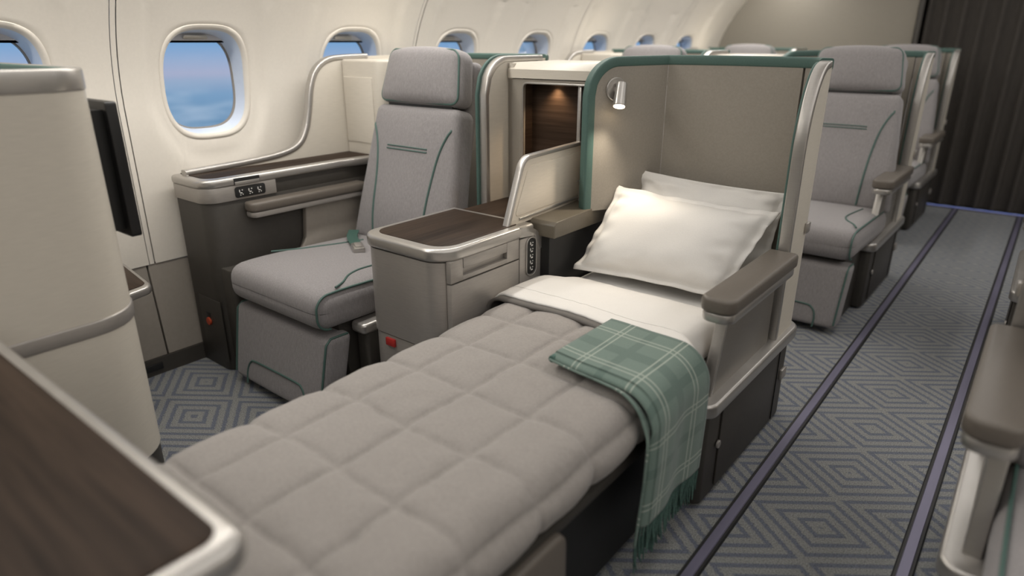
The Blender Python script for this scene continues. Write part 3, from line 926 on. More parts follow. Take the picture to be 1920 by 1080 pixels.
# ================================================================== OUTBOARD SIDE CONSOLE
def make_side_console(label):
    T = thing('side_console', (-2.58, 1.6, 0), label, 'console', 'side consoles at the windows')
    fp = lambda x0, x1, y0, y1, r: [tuple(v) for v in fillet([(x0, y1), (x0, y0), (x1, y0), (x1, y1)], [0, .015, r, 0], 7)]
    prism('body', fp(-2.698, -2.455, 1.20, 2.08, .06), 'z', 0, .716, 'bronze_base', T, r=.003)
    prism('lower_body', fp(-2.66, -2.395, 1.222, 2.06, .02), 'z', 0, .455, 'bronze_base', T, r=.008)
    bd = prism('metal_band', [tuple(v) for v in fillet([(-2.700, 1.50), (-2.700, 1.195), (-2.450, 1.195), (-2.450, 1.50)], [0, .015, .062, 0], 7)], 'z', .714, .772, 'silver_body', T, r=.003)
    prism('upper_body', [(-2.698, 1.50), (-2.456, 1.50), (-2.456, 2.08), (-2.698, 2.08)], 'z', .714, .772, 'bronze_base', T, r=.002)
    rim = prism('top_rim', [tuple(v) for v in fillet([(-2.700, 2.10), (-2.700, 1.19), (-2.446, 1.19), (-2.446, 1.85), (-2.40, 2.10)], [0, .02, .07, .25, 0], 8)], 'z', .770, .806, 'silver', T, r=.014, seg=4)
    prism('wood_top', [tuple(v) for v in fillet([(-2.685, 2.09), (-2.685, 1.225), (-2.482, 1.225), (-2.482, 1.85), (-2.445, 2.09)], [0, .01, .05, .25, 0], 8)], 'z', .803, .8085, 'wood_y', rim, r=.001)
    # literature slot in the rim
    sl = box('tray_slot', -2.462, -2.4435, 1.318, 1.428, .776, .800, 'black', rim, r=.002)
    box('slot_flap', -2.452, -2.442, 1.320, 1.426, .774, .787, 'silver', rim, r=.002)
    # control panel with symbols
    cp_ = prism('control_panel', [tuple(v) for v in fillet([(1.318, .722), (1.450, .722), (1.450, .765), (1.318, .765)], .010, 4)], 'x', -2.4515, -2.4475, 'black', T, r=.001)
    for k in range(3):
        y = 1.343 + .040 * k; z = .744
        for dy, dz, sy, sz in ((-.006, .004, .0035, .010), (0, -.004, .009, .0035), (.006, .007, .004, .004), (.007, -.010, .003, .004), (-.003, -.012, .004, .003)):
            box('symbol', -2.4480, -2.4466, y + dy - sy / 2, y + dy + sy / 2, z + dz - sz / 2, z + dz + sz / 2, 'icon_white', cp_, r=0)
    # armrest of the window seat
    a1 = [tuple(v) for v in fillet([(-2.455, 1.345), (-2.385, 1.345), (-2.385, 1.92), (-2.455, 1.92)], [.02, .028, 0, 0], 5)]
    ar = prism('armrest', a1, 'z', .664, .704, 'leather', T, r=.012, seg=3)
    prism('armrest_carrier', [tuple(v) for v in fillet([(-2.455, 1.35), (-2.390, 1.35), (-2.390, 1.92), (-2.455, 1.92)], [.02, .028, 0, 0], 5)], 'z', .642, .665, 'silver_body', ar, r=.006)
    gl = [tuple(v) for v in fillet([(1.545, .40), (1.60, .50), (1.615, .645), (2.0, .645), (2.0, .40)], [0, .05, .02, 0, 0], 5)]
    prism('side_lining', gl, 'x', -2.452, -2.425, 'dado', T, r=.003)
    # lower service door with the red release
    sd = prism('service_door', [(-2.645, .04), (-2.475, .04), (-2.475, .31), (-2.645, .31)], 'y', 1.197, 1.2015, 'bronze_base', T, r=.001)
    rc = box('release_recess', -2.60, -2.567, 1.1945, 1.198, .205, .243, 'black', sd, r=.003)
    disc('release_knob', (-2.580, 1.196, .205), (0, -1, 0), .017, .008, 'orange_red', sd)
    return T
sc1 = make_side_console('dark side console under the windows with silver band and small control panel')

# seat belt lying on the window seat
sb = thing('seat_belt', (-2.18, 1.70, .49), 'green seat belt with metal buckle lying on the window seat', 'seat belt')
bpth = spline([Vector(p) for p in [(-2.335, 1.785, .512), (-2.315, 1.765, .509), (-2.285, 1.735, .508), (-2.22, 1.690, .510), (-2.12, 1.635, .512)]], 6)
sweep('strap', bpth, [(.55, .83, 0.0)] * len(bpth), rrect(.046, .004, .0015), 'belt', sb)
bk_ = prism('buckle', [tuple(v) for v in fillet([(-2.155, 1.625), (-2.130, 1.665), (-2.055, 1.620), (-2.080, 1.580)], .006, 3)], 'z', .503, .524, 'silver', sb, r=.004)
prism('buckle_flap', [tuple(v) for v in fillet([(-2.140, 1.628), (-2.125, 1.650), (-2.070, 1.617), (-2.085, 1.595)], .004, 3)], 'z', .523, .528, 'silver_body', bk_, r=.001)

# ================================================================== CENTRE CONSOLE
cc = thing('centre_console', (-1.53, 1.6, 0), 'silver console with wood top and drawer between window seat and bed', 'console')
oc = lambda d, y1: [tuple(v) for v in fillet([(-1.725 + d, y1), (-1.725 + d, 1.34 + d), (-1.345 - d, 1.34 + d), (-1.345 - d, y1)], [.012, .07, .09, .012], 9)]
def oc2(d, y1):      # front quarter as outside, side set back behind the drawer fronts
    q = oc(d, y1)
    return [p if p[1] < 1.372 else ((min(p[0], -1.366), p[1]) if p[0] > -1.5 else p) for p in q] 
prism('kick_panel', oc(.006, 1.86), 'z', 0, .362, 'silver_body', cc, r=.003)
bdy = prism('body', oc2(.003, 1.86), 'z', .366, .662, 'silver_body', cc, r=0)
prism('seam', oc(.010, 1.85), 'z', .355, .37, 'black', cc, r=0)
prism('rim_seam', oc(.008, 1.85), 'z', .655, .668, 'black', cc, r=0)
rim_o = oc(-.004, 1.80)
rim = prism('top_rim', rim_o, 'z', .665, .707, 'silver', cc, r=.019, seg=4)
prism('wood_top', [tuple(v) for v in fillet([(-1.700, 1.772), (-1.700, 1.375), (-1.372, 1.375), (-1.372, 1.735), (-1.405, 1.772)], [.005, .055, .07, .02, .02], 8)], 'z', .7045, .7085, 'wood_y', rim, r=.001)
# dropped rear shoulder of the rim
prism('rim_shoulder', [(1.72, .706), (1.765, .704), (1.850, .660), (1.850, .61), (1.835, .60), (1.80, .66), (1.72, .668)], 'x', -1.372, -1.340, 'silver', cc, r=.006)
fx = -1.345
d1 = box('drawer', fx - .019, fx + .001, 1.376, 1.432, .597, .668, 'silver_body', cc, r=.0015)
box('drawer_front', fx - .019, fx + .001, 1.650, 1.715, .597, .668, 'silver_body', d1, r=.0015)
box('drawer_front', fx - .019, fx + .001, 1.430, 1.652, .597, .612, 'silver_body', d1, r=.0015)
box('handle_recess', fx - .020, fx - .016, 1.430, 1.652, .60, .668, 'silver_body', d1, r=0)
box('handle_lip', fx - .012, fx + .002, 1.434, 1.648, .636, .668, 'silver_body', d1, r=.0015)
d2 = box('door', fx - .019, fx + .001, 1.376, 1.715, .380, .592, 'silver_body', cc, r=.002)
box('end_panel', fx - .019, fx + .001, 1.720, 1.858, .366, .662, 'silver_body', cc, r=.002)
cpn = prism('control_panel', [tuple(v) for v in fillet([(1.757, .525), (1.805, .525), (1.805, .655), (1.757, .655)], .020, 6)], 'x', fx - .002, fx + .005, 'black', cc, r=.002)
sweep('panel_bezel', [(fx + .004, p[0], p[1]) for p in fillet([(1.753, .520), (1.809, .520), (1.809, .659), (1.753, .659)], .024, 6)], (1, 0, 0), rrect(.006, .004, .001), 'silver', cpn, closed=True)
for k in range(5):
    z = .545 + .0225 * k
    for dy, dz, sy, sz in ((-.006, .003, .004, .009), (.002, -.005, .010, .004), (.007, .004, .004, .004)):
        box('symbol', fx + .0045, fx + .0062, 1.781 + dy - sy / 2, 1.781 + dy + sy / 2, z + dz - sz / 2, z + dz + sz / 2, 'icon_white', cpn, r=0)
box('red_tag', -1.628, -1.585, 1.338, 1.348, .325, .352, 'red', cc, r=.001)
# leather ledge running back beside the bed, its dark side and the shelf behind
prism('ledge_side', [(1.84, .0), (2.36, .0), (2.36, .66), (1.84, .66)], 'x', -1.385, -1.305, 'black', cc, r=.002)
lo = [(1.822, .655), (1.822, .700), (1.835, .712), (2.30, .728), (2.36, .728), (2.36, .655)]
prism('leather_ledge', [tuple(v) for v in fillet(lo, [.004, .008, .01, 0, 0, 0], 3)], 'x', -1.405, -1.272, 'leather_bronze', cc, r=.012, seg=3)
prism('shelf', [tuple(v) for v in fillet([(-1.725, 2.12), (-1.725, 1.79), (-1.40, 1.79), (-1.40, 2.12)], .01, 3)], 'z', .66, .690, 'wood_y', cc, r=.002)
prism('shelf_body', [(-1.722, 2.11), (-1.722, 1.85), (-1.40, 1.85), (-1.40, 2.11)], 'z', 0, .66, 'bronze_base', cc, r=0)

# divider panel standing on the ledge
dv = thing('divider_panel', (-1.395, 1.9, .70), 'brushed silver privacy divider standing between console and bed hood', 'divider')
ro = fillet([Vector((1.700, .700, 0)), Vector((1.790, .928, 0)), Vector((2.16, .940, 0)), Vector((2.16, .725, 0))], [0, .055, .0, 0], 10)
outl = [(v.x, v.y) for v in ro]
prism('panel', outl, 'x', -1.400, -1.380, 'champagne', dv, r=.002)
edge = [(-1.390, v.x, v.y) for v in ro][:-1]
sweep('edge_frame', edge, (1, 0, 0), rrect(.028, .014, .005), 'silver', dv, angle=60)
inn = fillet([Vector((1.735, .735, 0)), Vector((1.812, .900, 0)), Vector((2.14, .910, 0)), Vector((2.14, .745, 0))], [.01, .04, .005, .005], 8)
prism('inset_panel', [(v.x, v.y) for v in inn], 'x', -1.382, -1.3770, 'champagne', dv, r=.002)
sweep('foot_strip', [(-1.384, 1.76, .722), (-1.384, 2.14, .737)], (1, 0, 0), rrect(.018, .010, .003), 'silver', dv)

# storage unit with the wood lined niche
def make_niche(label):
    T = thing('storage_unit', (-1.51, 2.3, .66), label, 'cabinet', 'storage units between the seats')
    x0, x1, y0, y1, z0, z1 = -1.722, -1.300, 2.125, 2.46, .66, 1.222
    nx0, nx1, nz0, nz1 = -1.648, -1.335, .80, 1.150
    prism('side_panel', [(y0, z0), (y1, z0), (y1, z1), (y0, z1)], 'x', x0, x0 + .022, 'cream', T, r=.003)
    prism('side_panel', [(y0, z0), (y1, z0), (y1, z1), (y0, z1)], 'x', x1 - .022, x1, 'cream', T, r=.003)
    prism('top_panel', [(y0 - .006, z1 - .055), (y0 - .006, z1 - .022), (y0 + .03, z1 + .002), (y1, z1 + .004), (y1, z1 - .055)], 'x', x0, x1, 'cream', T, r=.003)
    box('bottom_panel', x0, x1, y0, y1, z0, z0 + .02, 'cream', T, r=.002)
    box('rear_panel', x0, x1, y1 - .016, y1, z0, z1 - .02, 'cream', T, r=.002)
    # front frame with the rounded opening
    out = [(x0 + .002, z0 + .004), (x1 - .002, z0 + .004), (x1 - .002, z1 - .058), (x0 + .002, z1 - .058)]
    inn_ = [(v.x, v.y) for v in fillet([Vector((nx0, nz0, 0)), Vector((nx1, nz0, 0)), Vector((nx1, nz1, 0)), Vector((nx0, nz1, 0))], .020, 5)]
    ni = len(inn_); vs2, fs2 = [], []
    def edge_pt(p):
        cx_, cz_ = (nx0 + nx1) / 2, (nz0 + nz1) / 2
        return p
    # quads strips: project each inner point onto the outer rectangle by side
    outp = []
    for i, (x, z) in enumerate(inn_):
        k = i // 6
        a = [(out[0]), (out[1]), (out[2]), (out[3])][k]
        outp.append(a)
    for y in (y0, y0 + .014):
        for p in inn_: vs2.append((p[0], y, p[1]))
        for p in out: vs2.append((p[0], y, p[1]))
    B = ni + 4
    for lay in (0, 1):
        o = lay * B
        for i in range(ni):
            j = (i + 1) % ni; ki, kj = i // 6, j // 6
            if ki == kj: f = (o + i, o + j, o + ni + ki)
            else: f = (o + i, o + j, o + ni + kj, o + ni + ki)
            fs2.append(f)
    for i in range(ni):
        j = (i + 1) % ni; fs2.append((i, j, B + j, B + i))
    mk('front_frame', vs2, fs2, 'taupe_panel', T, 40)
    sweep('opening_bezel', [(p[0], y0 - .001, p[1]) for p in inn_], (0, 1, 0), rrect(.008, .007, .002), 'silver', T, closed=True, angle=60)
    box('niche_back', nx0 - .02, nx1 + .02, y0 + .062, y0 + .072, nz0 - .02, nz1 + .02, 'wood_x', T, r=0)
    box('niche_side', nx0 - .010, nx0 - .001, y0 + .012, y0 + .066, nz0 - .02, nz1 + .02, 'wood_y', T, r=0)
    box('niche_side', nx1 + .001, nx1 + .010, y0 + .012, y0 + .066, nz0 - .02, nz1 + .02, 'wood_y', T, r=0)
    box('niche_floor', nx0 - .02, nx1 + .02, y0 + .012, y0 + .066, nz0 - .012, nz0 - .001, 'wood_x', T, r=0)
    nr = box('niche_roof', nx0 - .02, nx1 + .02, y0 + .012, y0 + .066, nz1 + .001, nz1 + .012, 'wood_x', T, r=0)
    box('vertical_bar', -1.402, -1.386, y0 + .012, y0 + .026, nz0 - .005, nz1 + .005, 'silver', T, r=.003)
    disc('downlight', ((nx0 + nx1) / 2 - .03, y0 + .040, nz1 + .0005), (0, 0, -1), .016, .004, 'niche_lens', nr)
    box('latch', x0 + .030, x0 + .052, y0 - .004, y0 + .004, z0 + .02, z0 + .10, 'champagne', T, r=.003)
    return T
ni1 = make_niche('cream storage unit with lit dark wood niche beside the bed hood')
ni2 = dup(ni1, 0, 2.0, 'cream storage unit in the second row, only its top showing')
d = bpy.data.lights.new('niche_spot', 'SPOT'); d.energy = 2.2; d.color = (1, .70, .42); d.spot_size = math.radians(120); d.spot_blend = .9; d.shadow_soft_size = .012
o = bpy.data.objects.new('niche_spot', d); COL.objects.link(o); o.location = (-1.525, 2.165, 1.140)

# reading lamp on the hood
wn = Vector((.295, -.147, 0)).normalized()      # into the hood from the left wing
wd = Vector((.147, .295, 0)).normalized()
def lamp_pt(along, z, outw): return Vector((-1.297, 2.05, 0)) + wd * along + wn * (.017 + outw) + Vector((0, 0, z))
LA, LZ = .096, 1.143
rl = thing('reading_lamp', lamp_pt(LA, LZ, 0), 'small lit silver reading lamp on the bed hood', 'lamp')
disc('mount_plate', lamp_pt(LA, LZ, -.001), wn, .040, .010, 'silver', rl, n=32)
tube('stalk', [lamp_pt(LA, LZ - .002, .006), lamp_pt(LA, LZ - .006, .026)], .012, 'silver_body', rl, n=12)
ldir = (Vector((0, 0, -1)) + wn * .34 - wd * .30).normalized()
top_ = lamp_pt(LA + .010, LZ + .020, .024)
brl = disc('barrel', top_, ldir, .0185, .082, 'silver', rl, n=28, r2=.0235)
disc('lens', top_ + ldir * .0815, ldir, .0200, .003, 'lamp_lens', rl, n=24)
d = bpy.data.lights.new('reading_spot', 'SPOT'); d.energy = 5.2; d.color = (1, .87, .70); d.spot_size = math.radians(105); d.spot_blend = .75; d.shadow_soft_size = .014
o = bpy.data.objects.new('reading_spot', d); COL.objects.link(o); o.location = top_ + ldir * .092
o.rotation_euler = ldir.to_track_quat('-Z', 'Y').to_euler()

# ================================================================== BED
BX0, BX1, BZ = -1.335, -.578, .50
bed = thing('flat_bed', (-.95, 1.2, 0), 'seat folded flat into a bed beneath the grey duvet', 'bed')
box('mattress', -1.30, -.640, 1.30, 2.315, .362, .455, 'mattress', bed, r=.03, seg=4)
box('leg_extension', -1.29, -.625, .02, 1.31, .365, .445, 'mattress', bed, r=.03, seg=4)
box('bed_frame', -1.295, -.620, -.05, 1.60, .335, .366, 'bronze_base', bed, r=.008)
prism('foot_support', [tuple(v) for v in fillet([(-.25, .0), (.945, .0), (.935, .352), (-.25, .352)], [0, .015, .03, 0], 4)], 'x', -1.27, -.600, 'leather', bed, r=.012, seg=3)
box('under_frame', -1.27, -.66, .93, 1.60, .02, .34, 'black', bed, r=.01)

SX = [-1.338, -1.155, -.972, -.790, -.607]
def seam_dist(v, first, step):
    q = (v - first) / step
    return abs(q - round(q)) * step
def smooth_noise(x, y, s, seed=0.0):
    return noise.noise(Vector((x * s, y * s, seed)))
def duvet_pt(u, v):
    # u across (0 = left hem .. 1 = right hem), arc length parameter; v along from foot to head
    y = -.12 + 1.74 * v
    wl, wt_, wr = .10, .60, .165
    tot = wl + .68 + wr
    s = u * tot
    R = .085
    # cross section polyline with rounded shoulders
    xl, xr = BX0 + .02, BX1 - .024
    arc = R * math.pi / 2
    top_w = (xr - xl) - 2 * R
    lens = [.02, arc, top_w, arc, .025]
    s = u * sum(lens); a = 0
    if s < lens[0]: p = Vector((xl, 0, BZ - R - lens[0] + s)); n = Vector((-1, 0, 0))
    elif s < lens[0] + arc:
        t = (s - lens[0]) / arc * math.pi / 2; n = Vector((-math.cos(t), 0, math.sin(t))); p = Vector((xl + R, 0, BZ - R)) + n * R
    elif s < lens[0] + arc + top_w:
        p = Vector((xl + R + (s - lens[0] - arc), 0, BZ)); n = Vector((0, 0, 1))
    elif s < lens[0] + 2 * arc + top_w:
        t = (s - lens[0] - arc - top_w) / arc * math.pi / 2; n = Vector((math.sin(t), 0, math.cos(t))); p = Vector((xr - R, 0, BZ - R)) + n * R
    else: p = Vector((xr, 0, BZ - R - (s - lens[0] - 2 * arc - top_w))); n = Vector((1, 0, 0))
    # quilting: pillowed squares
    flat = s - lens[0] - arc - R * .0
    xq = xl + R + (s - lens[0] - arc)            # unrolled x coordinate
    wav = .010 * smooth_noise(xq, y, 5.0, 3.0)
    dx = seam_dist(xq + wav, -1.155, .183); dy = seam_dist(y + wav * 1.3, 1.240, .198)
    fx_ = 1 - math.exp(-(dx / .011) ** 1.05); fy_ = 1 - math.exp(-(dy / .011) ** 1.05)
    puff = .0105 * (fx_ * fy_) ** .75 + .008 * math.sqrt(min(1, min(dx, dy) / .09))
    wr_ = .0028 * smooth_noise(xq, y, 14, 1) + .006 * smooth_noise(xq, y, 3.5, 7)
    near = math.exp(-min(dx, dy) / .03)
    wr_ += .0022 * near * smooth_noise(xq * 2.0, y * 2.0, 22, 5)
    p = p + n * (puff + wr_ - .006)
    hem = max(0, (u - .93) / .07)
    p.x -= .018 * hem * hem
    return Vector((p.x, y, p.z))
dvt = grid('duvet', 150, 280, duvet_pt, 'duvet', None, thick=.012)
tag(dvt, 'grey quilted duvet stitched in squares covering the bed', 'duvet')

# folded-back white sheet
sh = thing('sheet', (-.95, 1.75, .45), 'white sheet folded back over the top of the duvet', 'sheet')
def sheet_surf(u, v, y0, y1, lift, right_drop, left_drop=.05, skew=.0):
    R = .075
    xl = -1.352
    yv = y0 + (y1 - y0) * v; q_ = max(0, min(1, (yv - 1.585) / .07)); q_ = q_ * q_ * (3 - 2 * q_)
    xr = BX1 - .004 - .058 * q_
    q2 = max(0, min(1, (yv - 1.80) / .05)); xl += .052 * q2
    arc = R * math.pi / 2; tw = (xr - xl) - 2 * R
    lens = [left_drop, arc, tw, arc, right_drop]
    s = u * sum(lens); zt = BZ + lift
    if s < lens[0]: p = Vector((xl, 0, zt - R - lens[0] + s)); n = Vector((-1, 0, 0))
    elif s < lens[0] + arc:
        t = (s - lens[0]) / arc * math.pi / 2; n = Vector((-math.cos(t), 0, math.sin(t))); p = Vector((xl + R, 0, zt - R)) + n * R
    elif s < lens[0] + arc + tw: p = Vector((xl + R + s - lens[0] - arc, 0, zt)); n = Vector((0, 0, 1))
    elif s < lens[0] + 2 * arc + tw:
        t = (s - lens[0] - arc - tw) / arc * math.pi / 2; n = Vector((math.sin(t), 0, math.cos(t))); p = Vector((xr - R, 0, zt - R)) + n * R
    else: p = Vector((xr, 0, zt - R - (s - lens[0] - 2 * arc - tw))); n = Vector((1, 0, 0))
    yy0 = y0 + .012 * math.sin(u * 5.0) + .006 * math.sin(u * 17 + 1) - .06 * max(0, u - .78) / .22
    y = yy0 + (y1 - yy0) * v
    wr_ = .004 * smooth_noise(p.x, y, 6, 2) + .0018 * smooth_noise(p.x * 2.5, y, 14, 9)
    return p + n * wr_ + Vector((0, y, 0))
def fold_top(u, v):
    p = sheet_surf(u, v, 1.560, 1.93, .030, .075)
    # rolled front edge and gentle fall toward the pillow
    e = min(1, v / .06); p.z -= .006 * (1 - e) ** 2
    p.z -= .036 * max(0, (v - .55) / .45) ** 1.4
    return p
ft = grid('fold', 110, 70, fold_top, 'linen', sh, thick=.010)
def fold_under(u, v):
    p = sheet_surf(u, v, 1.533, 1.76, .0200, .074)
    return p
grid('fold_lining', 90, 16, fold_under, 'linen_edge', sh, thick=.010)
hl = []
for i in range(80):
    u = .06 + .88 * i / 79; p = fold_top(u, .19); hl.append(p + Vector((0, 0, .0006)))
tube('hem_stitch', hl, .0009, 'linen', ft, n=5)
def under_sheet(u, v):
    x = -1.295 + .655 * u; y = 1.84 + .46 * v
    return (x, y, .478 + .006 * smooth_noise(x, y, 7, 4) - .03 * max(0, abs(2 * u - 1) - .85) / .15)
grid('under_sheet', 40, 30, under_sheet, 'linen', sh, thick=.02)

# pillows
def pillow(label, c00, c10, c11, c01, thick, seed, nrm_hint):
    """corners: bottom-left, bottom-right, top-right, top-left"""
    P = [Vector(p) for p in (c00, c10, c11, c01)]
    nn = ((P[1] - P[0]).cross(P[3] - P[0])).normalized()
    if nn.dot(Vector(nrm_hint)) < 0: nn = -nn
    cen = sum(P, Vector()) / 4
    T = thing('pillow', cen, label, 'pillow', 'pillows on the bed')
    fl = .075
    def surf(side):
        def fn(u, v):
            a, b = 2 * u - 1, 2 * v - 1
            # pinched sides between the corners
            au = a * (1 - .035 * (1 - b * b)); bv = b * (1 - .05 * (1 - a * a))
            uu, vv = (au + 1) / 2, (bv + 1) / 2
            p = P[0] * (1 - uu) * (1 - vv) + P[1] * uu * (1 - vv) + P[2] * uu * vv + P[3] * (1 - uu) * vv
            ia = min(1, max(0, 1 - abs(a)) / .15 - .40); ib = min(1, max(0, 1 - abs(b)) / .24 - .40)
            ra = max(0, (1 - abs(a) - .075) / .925); rb = max(0, (1 - abs(b) - .11) / .89)
            dome = lambda r: max(0.0, 1 - (1 - r) ** 2.3) ** .62
            h = thick * dome(ra) * dome(rb)
            w = .007 * smooth_noise(a * 1.3, b, 1.6, seed) * min(1, h / .03)
            # creases running in from the sides
            cr_ = .0050 * math.sin(b * 15 + 5 * smooth_noise(a, b, 1.5, seed + 2)) * math.exp(-((abs(a) - .80) / .13) ** 2) * (.5 + smooth_noise(a * 3, b * 3, 1.0, seed + 4))
            cr_ += .0050 * math.sin(a * 12 + 5 * smooth_noise(a, b, 2, seed + 5)) * math.exp(-((abs(b) - .72) / .16) ** 2) * (.5 + smooth_noise(a * 3, b * 3, 1.0, seed + 6))
            cr_ -= .0035 * (math.exp(-(ra / .03) ** 2) if rb > 0 else 0) + .0035 * (math.exp(-(rb / .03) ** 2) if ra > 0 else 0)
            edge = .020 * smooth_noise(a * 2.2, b * 2.2, 1.8, seed + 8) * (1 - min(1, h / .05))
            return p + nn * (side * (h * (1.0 if side > 0 else .55) + .003) + w + cr_ * (side > 0) + edge)
        return fn
    fr, bkf = surf(1), surf(-1)
    NU, NV = 76, 60
    vs_, fs = [], []
    W = NV + 1
    for fn in (fr, bkf):
        for i in range(NU + 1):
            for j in range(NV + 1): vs_.append(fn(i / NU, j / NV))
    n0 = (NU + 1) * W
    for i in range(NU):
        for j in range(NV):
            a = i * W + j; f = (a, a + W, a + W + 1, a + 1)
            fs.append(f); fs.append(tuple(n0 + k for k in f[::-1]))
    ring = [i * W for i in range(NU + 1)] + [NU * W + j for j in range(1, NV + 1)] + [i * W + NV for i in range(NU - 1, -1, -1)] + [j for j in range(NV - 1, 0, -1)]
    for q in range(len(ring)):
        a, b = ring[q], ring[(q + 1) % len(ring)]; fs.append((a, b, n0 + b, n0 + a))
    mk('pillowcase', vs_, fs, 'linen', T, None)
    return T
pillow('white pillow leaning at the back against the bed hood', (-1.20, 2.20, .50), (-.66, 2.20, .50), (-.645, 2.285, .822), (-1.195, 2.262, .845), .055, 3.0, (0, -1, .2))
pillow('white pillow in front, lit by the reading lamp', (-1.275, 1.955, .510), (-.715, 1.975, .520), (-.640, 2.205, .775), (-1.225, 2.165, .795), .092, 11.0, (0, -1, .5))

# ================================================================== PLAID THROW
th = thing('throw_blanket', (-.72, 1.38, .5), 'green plaid throw with fringe draped over the side of the bed', 'blanket')
def throw_pt(u, v, lift, y0, y1, len_top, drop, fold):
    # u along from the folded end on the bed to the hanging end, v across
    R = .095
    zt = BZ + .022 + lift; xr = BX1 - .004 + lift * .7
    arc = R * math.pi / 2
    x_start = -.880
    tw = (xr - R) - x_start
    lens = [tw, arc, drop]
    s = u * sum(lens)
    if s < tw: p = Vector((x_start + s, 0, zt)); n = Vector((0, 0, 1)); hang = 0
    elif s < tw + arc:
        t = (s - tw) / arc * math.pi / 2; n = Vector((math.sin(t), 0, math.cos(t))); p = Vector((xr - R, 0, zt - R)) + n * R; hang = 0
    else:
        h_ = s - tw - arc; p = Vector((xr, 0, zt - R - h_)); n = Vector((1, 0, 0)); hang = h_ / max(drop, 1e-6)
    ya = y0[0] + (y0[1] - y0[0]) * u; yb_ = y1[0] + (y1[1] - y1[0]) * u
    y = ya + (yb_ - ya) * v
    k = hang
    sm = max(0, min(1, (s - tw) / (arc + .1)))
    w = fold * sm * (.012 * math.sin(v * 7.0 + .4) + .004 * math.sin(v * 15 + 2.0)) + .004 * smooth_noise(p.x, y, 8, 2)
    p = p + n * (w * .7 + .006 * sm)
    return Vector((p.x, y, p.z))
DROP = .250
CURL = .011
def curl(p, v, side):
    """roll the near edge of a layer over to meet the other layer"""
    e = .07
    if v >= e: return p
    a = (1 - v / e) * math.pi / 2
    hang = min(1.0, max(0.0, (BZ - .03 - p.z) / .06))
    n = Vector((hang, 0, 1 - hang)).normalized()
    return p - n * (side * CURL * (1 - math.cos(a))) + Vector((0, -CURL * math.sin(a) + CURL, 0)) * (1 if side > 0 else .8)
def t_top(u, v): return curl(throw_pt(u, v, .026, (1.256, 1.190), (1.560, 1.515), 0, DROP - .006 * (1 - v), .75), v, 1)
def t_low(u, v): return curl(throw_pt(u, v, .006, (1.252, 1.165), (1.560, 1.500), 0, DROP + .012, .75), v, -1)
def tuv(u, v): return (u * .70, v * .30)
tl = grid('lower_layer', 90, 50, t_low, 'plaid', th, uvfn=lambda u, v: (u * .70 + .02, v * .33 + .105), thick=.006)
tt = grid('upper_layer', 90, 50, t_top, 'plaid', th, uvfn=tuv, thick=.007)
# rolled fold at the end lying on the bed
ee = [(t_top(0, j / 20) + t_low(0, j / 20)) / 2 + Vector((.004, 0, -.002)) for j in range(0, 21)]
tube('fold_edge', ee, .0095, 'fringe_wool', th, n=8)
# fringe strands at both hanging ends, joined per layer
def fringe(fn, count, length, seed):
    rnd = random.Random(seed); bm = bmesh.new()
    for k in range(count):
        v = (k + .5) / count; p = fn(1.0, v)
        q0 = Vector((p.x - .003, p.y, p.z + .004))
        sway = rnd.uniform(-.006, .006); sw2 = rnd.uniform(-.006, .008); ln = length * rnd.uniform(.9, 1.1)
        ptsx = [q0 + Vector((sw2 * t * t, sway * t * t + .002 * math.sin(t * 9 + k), -ln * t)) for t in (0, .25, .5, .75, 1.0)]
        prev = None
        for i, q in enumerate(ptsx):
            r = .0024 if i < 4 else .0016
            ring_ = [bm.verts.new(q + Vector((r * math.cos(a), r * math.sin(a), 0))) for a in (0, 1.257, 2.513, 3.77, 5.027)]
            if prev:
                for a in range(5): bm.faces.new((prev[a], prev[(a + 1) % 5], ring_[(a + 1) % 5], ring_[a]))
            prev = ring_
        bm.faces.new(prev)
    o = from_bm('fringe', bm, 'fringe_wool', th, 80); o['kind'] = 'stuff'; return o
fringe(t_top, 44, .085, 1); fringe(t_low, 44, .085, 2)

# ================================================================== FRONT ROW (nearest the camera)
# rear of the window shell in front, with its monitor
fs_ = thing('seat_shell', (-2.2, .4, 0), 'cream shell back of the front row window seat with silver strip', 'seat shell')
path, S = plan_path([(-2.66, .640), (-1.752, .640), (-1.752, -.55)], [0, .12, 0], .02)
nor = normals(path); Lt = S[-1]
def top0(s):
    q = max(0, s - .95)
    return 1.222 - .030 * min(1, max(0, (q - .28) / .22)) ** 1.5 - .06 * max(0, q - .5)
hood_panel('upper_panel', path, nor, S, 0, Lt, .652, top0, .03, ['cream', 'taupe_panel'], fs_, nz=6)
hood_panel('lower_panel', path, nor, S, 0, Lt, .225, lambda s: .618, .03, ['cream', 'taupe_panel'], fs_, nz=4)
hood_panel('kick_strip', path, nor, S, 0, Lt, .0, lambda s: .227, .024, ['bronze_base', 'bronze_base'], fs_, nz=2)
sweep('silver_strip', [(p.x, p.y, .635) for p in path], nor, rrect(.038, .040, .005), 'silver_body', fs_, angle=40)
tp = [(p.x, p.y, top0(s) - .004) for p, s in zip(path, S)]
sweep('top_rim', tp, nor, rrect(.036, .052, .007), 'silver', fs_, angle=40)
sweep('green_lip', [(p[0] + n.x * .018, p[1] + n.y * .018, p[2] + .014) for p, n in zip(tp, nor)], nor, rrect(.012, .022, .004), 'teal', fs_, angle=60)

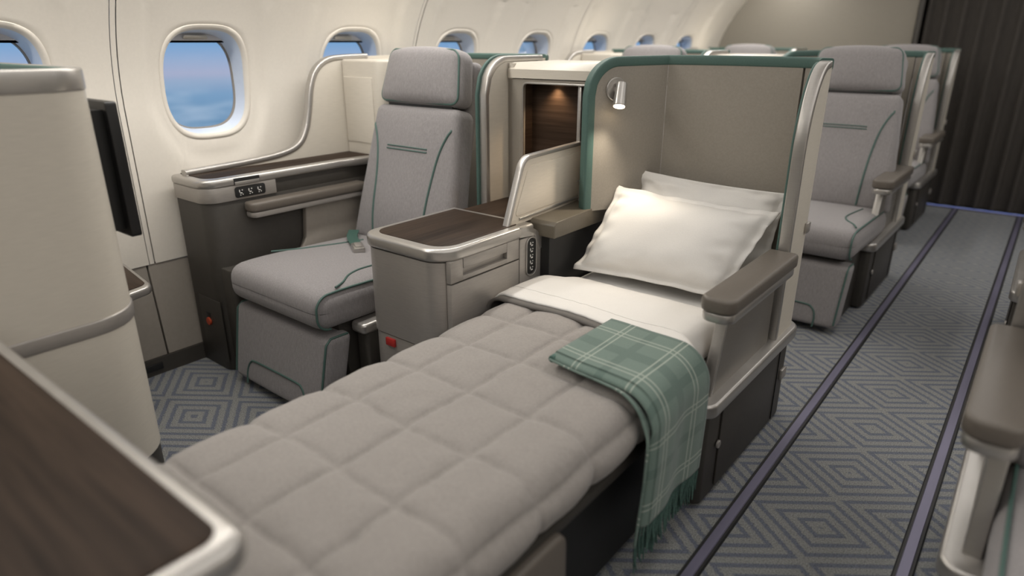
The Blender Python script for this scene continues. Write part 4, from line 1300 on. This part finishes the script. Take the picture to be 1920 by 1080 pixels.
tv = thing('monitor', (-2.08, .70, .98), 'black flat monitor mounted on the cream front shell', 'monitor')
prism('casing', [tuple(v) for v in fillet([(-2.34, .812), (-1.845, .812), (-1.845, 1.160), (-2.34, 1.160)], .008, 3)], 'y', .690, .718, 'screen_black', tv, r=.004)
prism('screen', [tuple(v) for v in fillet([(-2.325, .83), (-1.86, .83), (-1.86, 1.145), (-2.325, 1.145)], .004, 3)], 'y', .716, .7195, 'black', tv, r=.001)
prism('mount', [(-2.25, .83), (-1.875, .83), (-1.865, 1.14), (-2.25, 1.14)], 'y', .655, .692, 'black', tv, r=.004)

fl = thing('side_shelf', (-2.4, .8, .45), 'small wood shelf with silver rim behind the cream front shell', 'shelf')
rimo = fillet([Vector((-2.66, .66, 0)), Vector((-2.66, .945, 0)), Vector((-2.315, .90, 0)), Vector((-2.24, .66, 0))], [0, .02, .05, 0], 6)
prism('shelf_rim', [(v.x, v.y) for v in rimo], 'z', .480, .512, 'silver', fl, r=.010, seg=3)
wdo = fillet([Vector((-2.645, .665, 0)), Vector((-2.645, .928, 0)), Vector((-2.335, .886, 0)), Vector((-2.268, .665, 0))], [0, .015, .04, 0], 6)
prism('wood_top', [(v.x, v.y) for v in wdo], 'z', .5105, .5145, 'wood_x', fl, r=.001)
prism('shelf_body', [(-2.63, .66), (-2.63, .90), (-2.50, .86), (-2.42, .66)], 'z', 0, .482, 'dado', fl, r=.004)

# foot-well console over the end of the bed
fc = thing('front_console', (-1.15, .0, .5), 'nearest console with dark wood top over the foot of the bed', 'console')
to = fillet([Vector((-1.70, -.75, 0)), Vector((-1.70, .296, 0)), Vector((-.632, .306, 0)), Vector((-.640, -.75, 0))], [.02, .03, .042, .03], 7)
prism('top_rim', [(v.x, v.y) for v in to], 'z', .706, .752, 'silver', fc, r=.017, seg=4)
ti = fillet([Vector((-1.68, -.72, 0)), Vector((-1.68, .270, 0)), Vector((-.662, .280, 0)), Vector((-.668, -.72, 0))], [.02, .02, .028, .02], 7)
prism('wood_top', [(v.x, v.y) for v in ti], 'z', .7500, .7545, 'wood_x', fc, r=.001)
prism('side_wall', [(-.66, -.74), (-.66, .27), (-.645, .27), (-.645, -.74)], 'z', .56, .708, 'silver_body', fc, r=.002)
prism('side_wall', [(-1.66, -.74), (-1.66, .27), (-1.60, .27), (-1.60, -.74)], 'z', 0, .708, 'silver_body', fc, r=.004)
prism('rear_wall', [(-1.66, -.74), (-1.66, -.70), (-.645, -.70), (-.645, -.74)], 'z', 0, .708, 'silver_body', fc, r=.004)
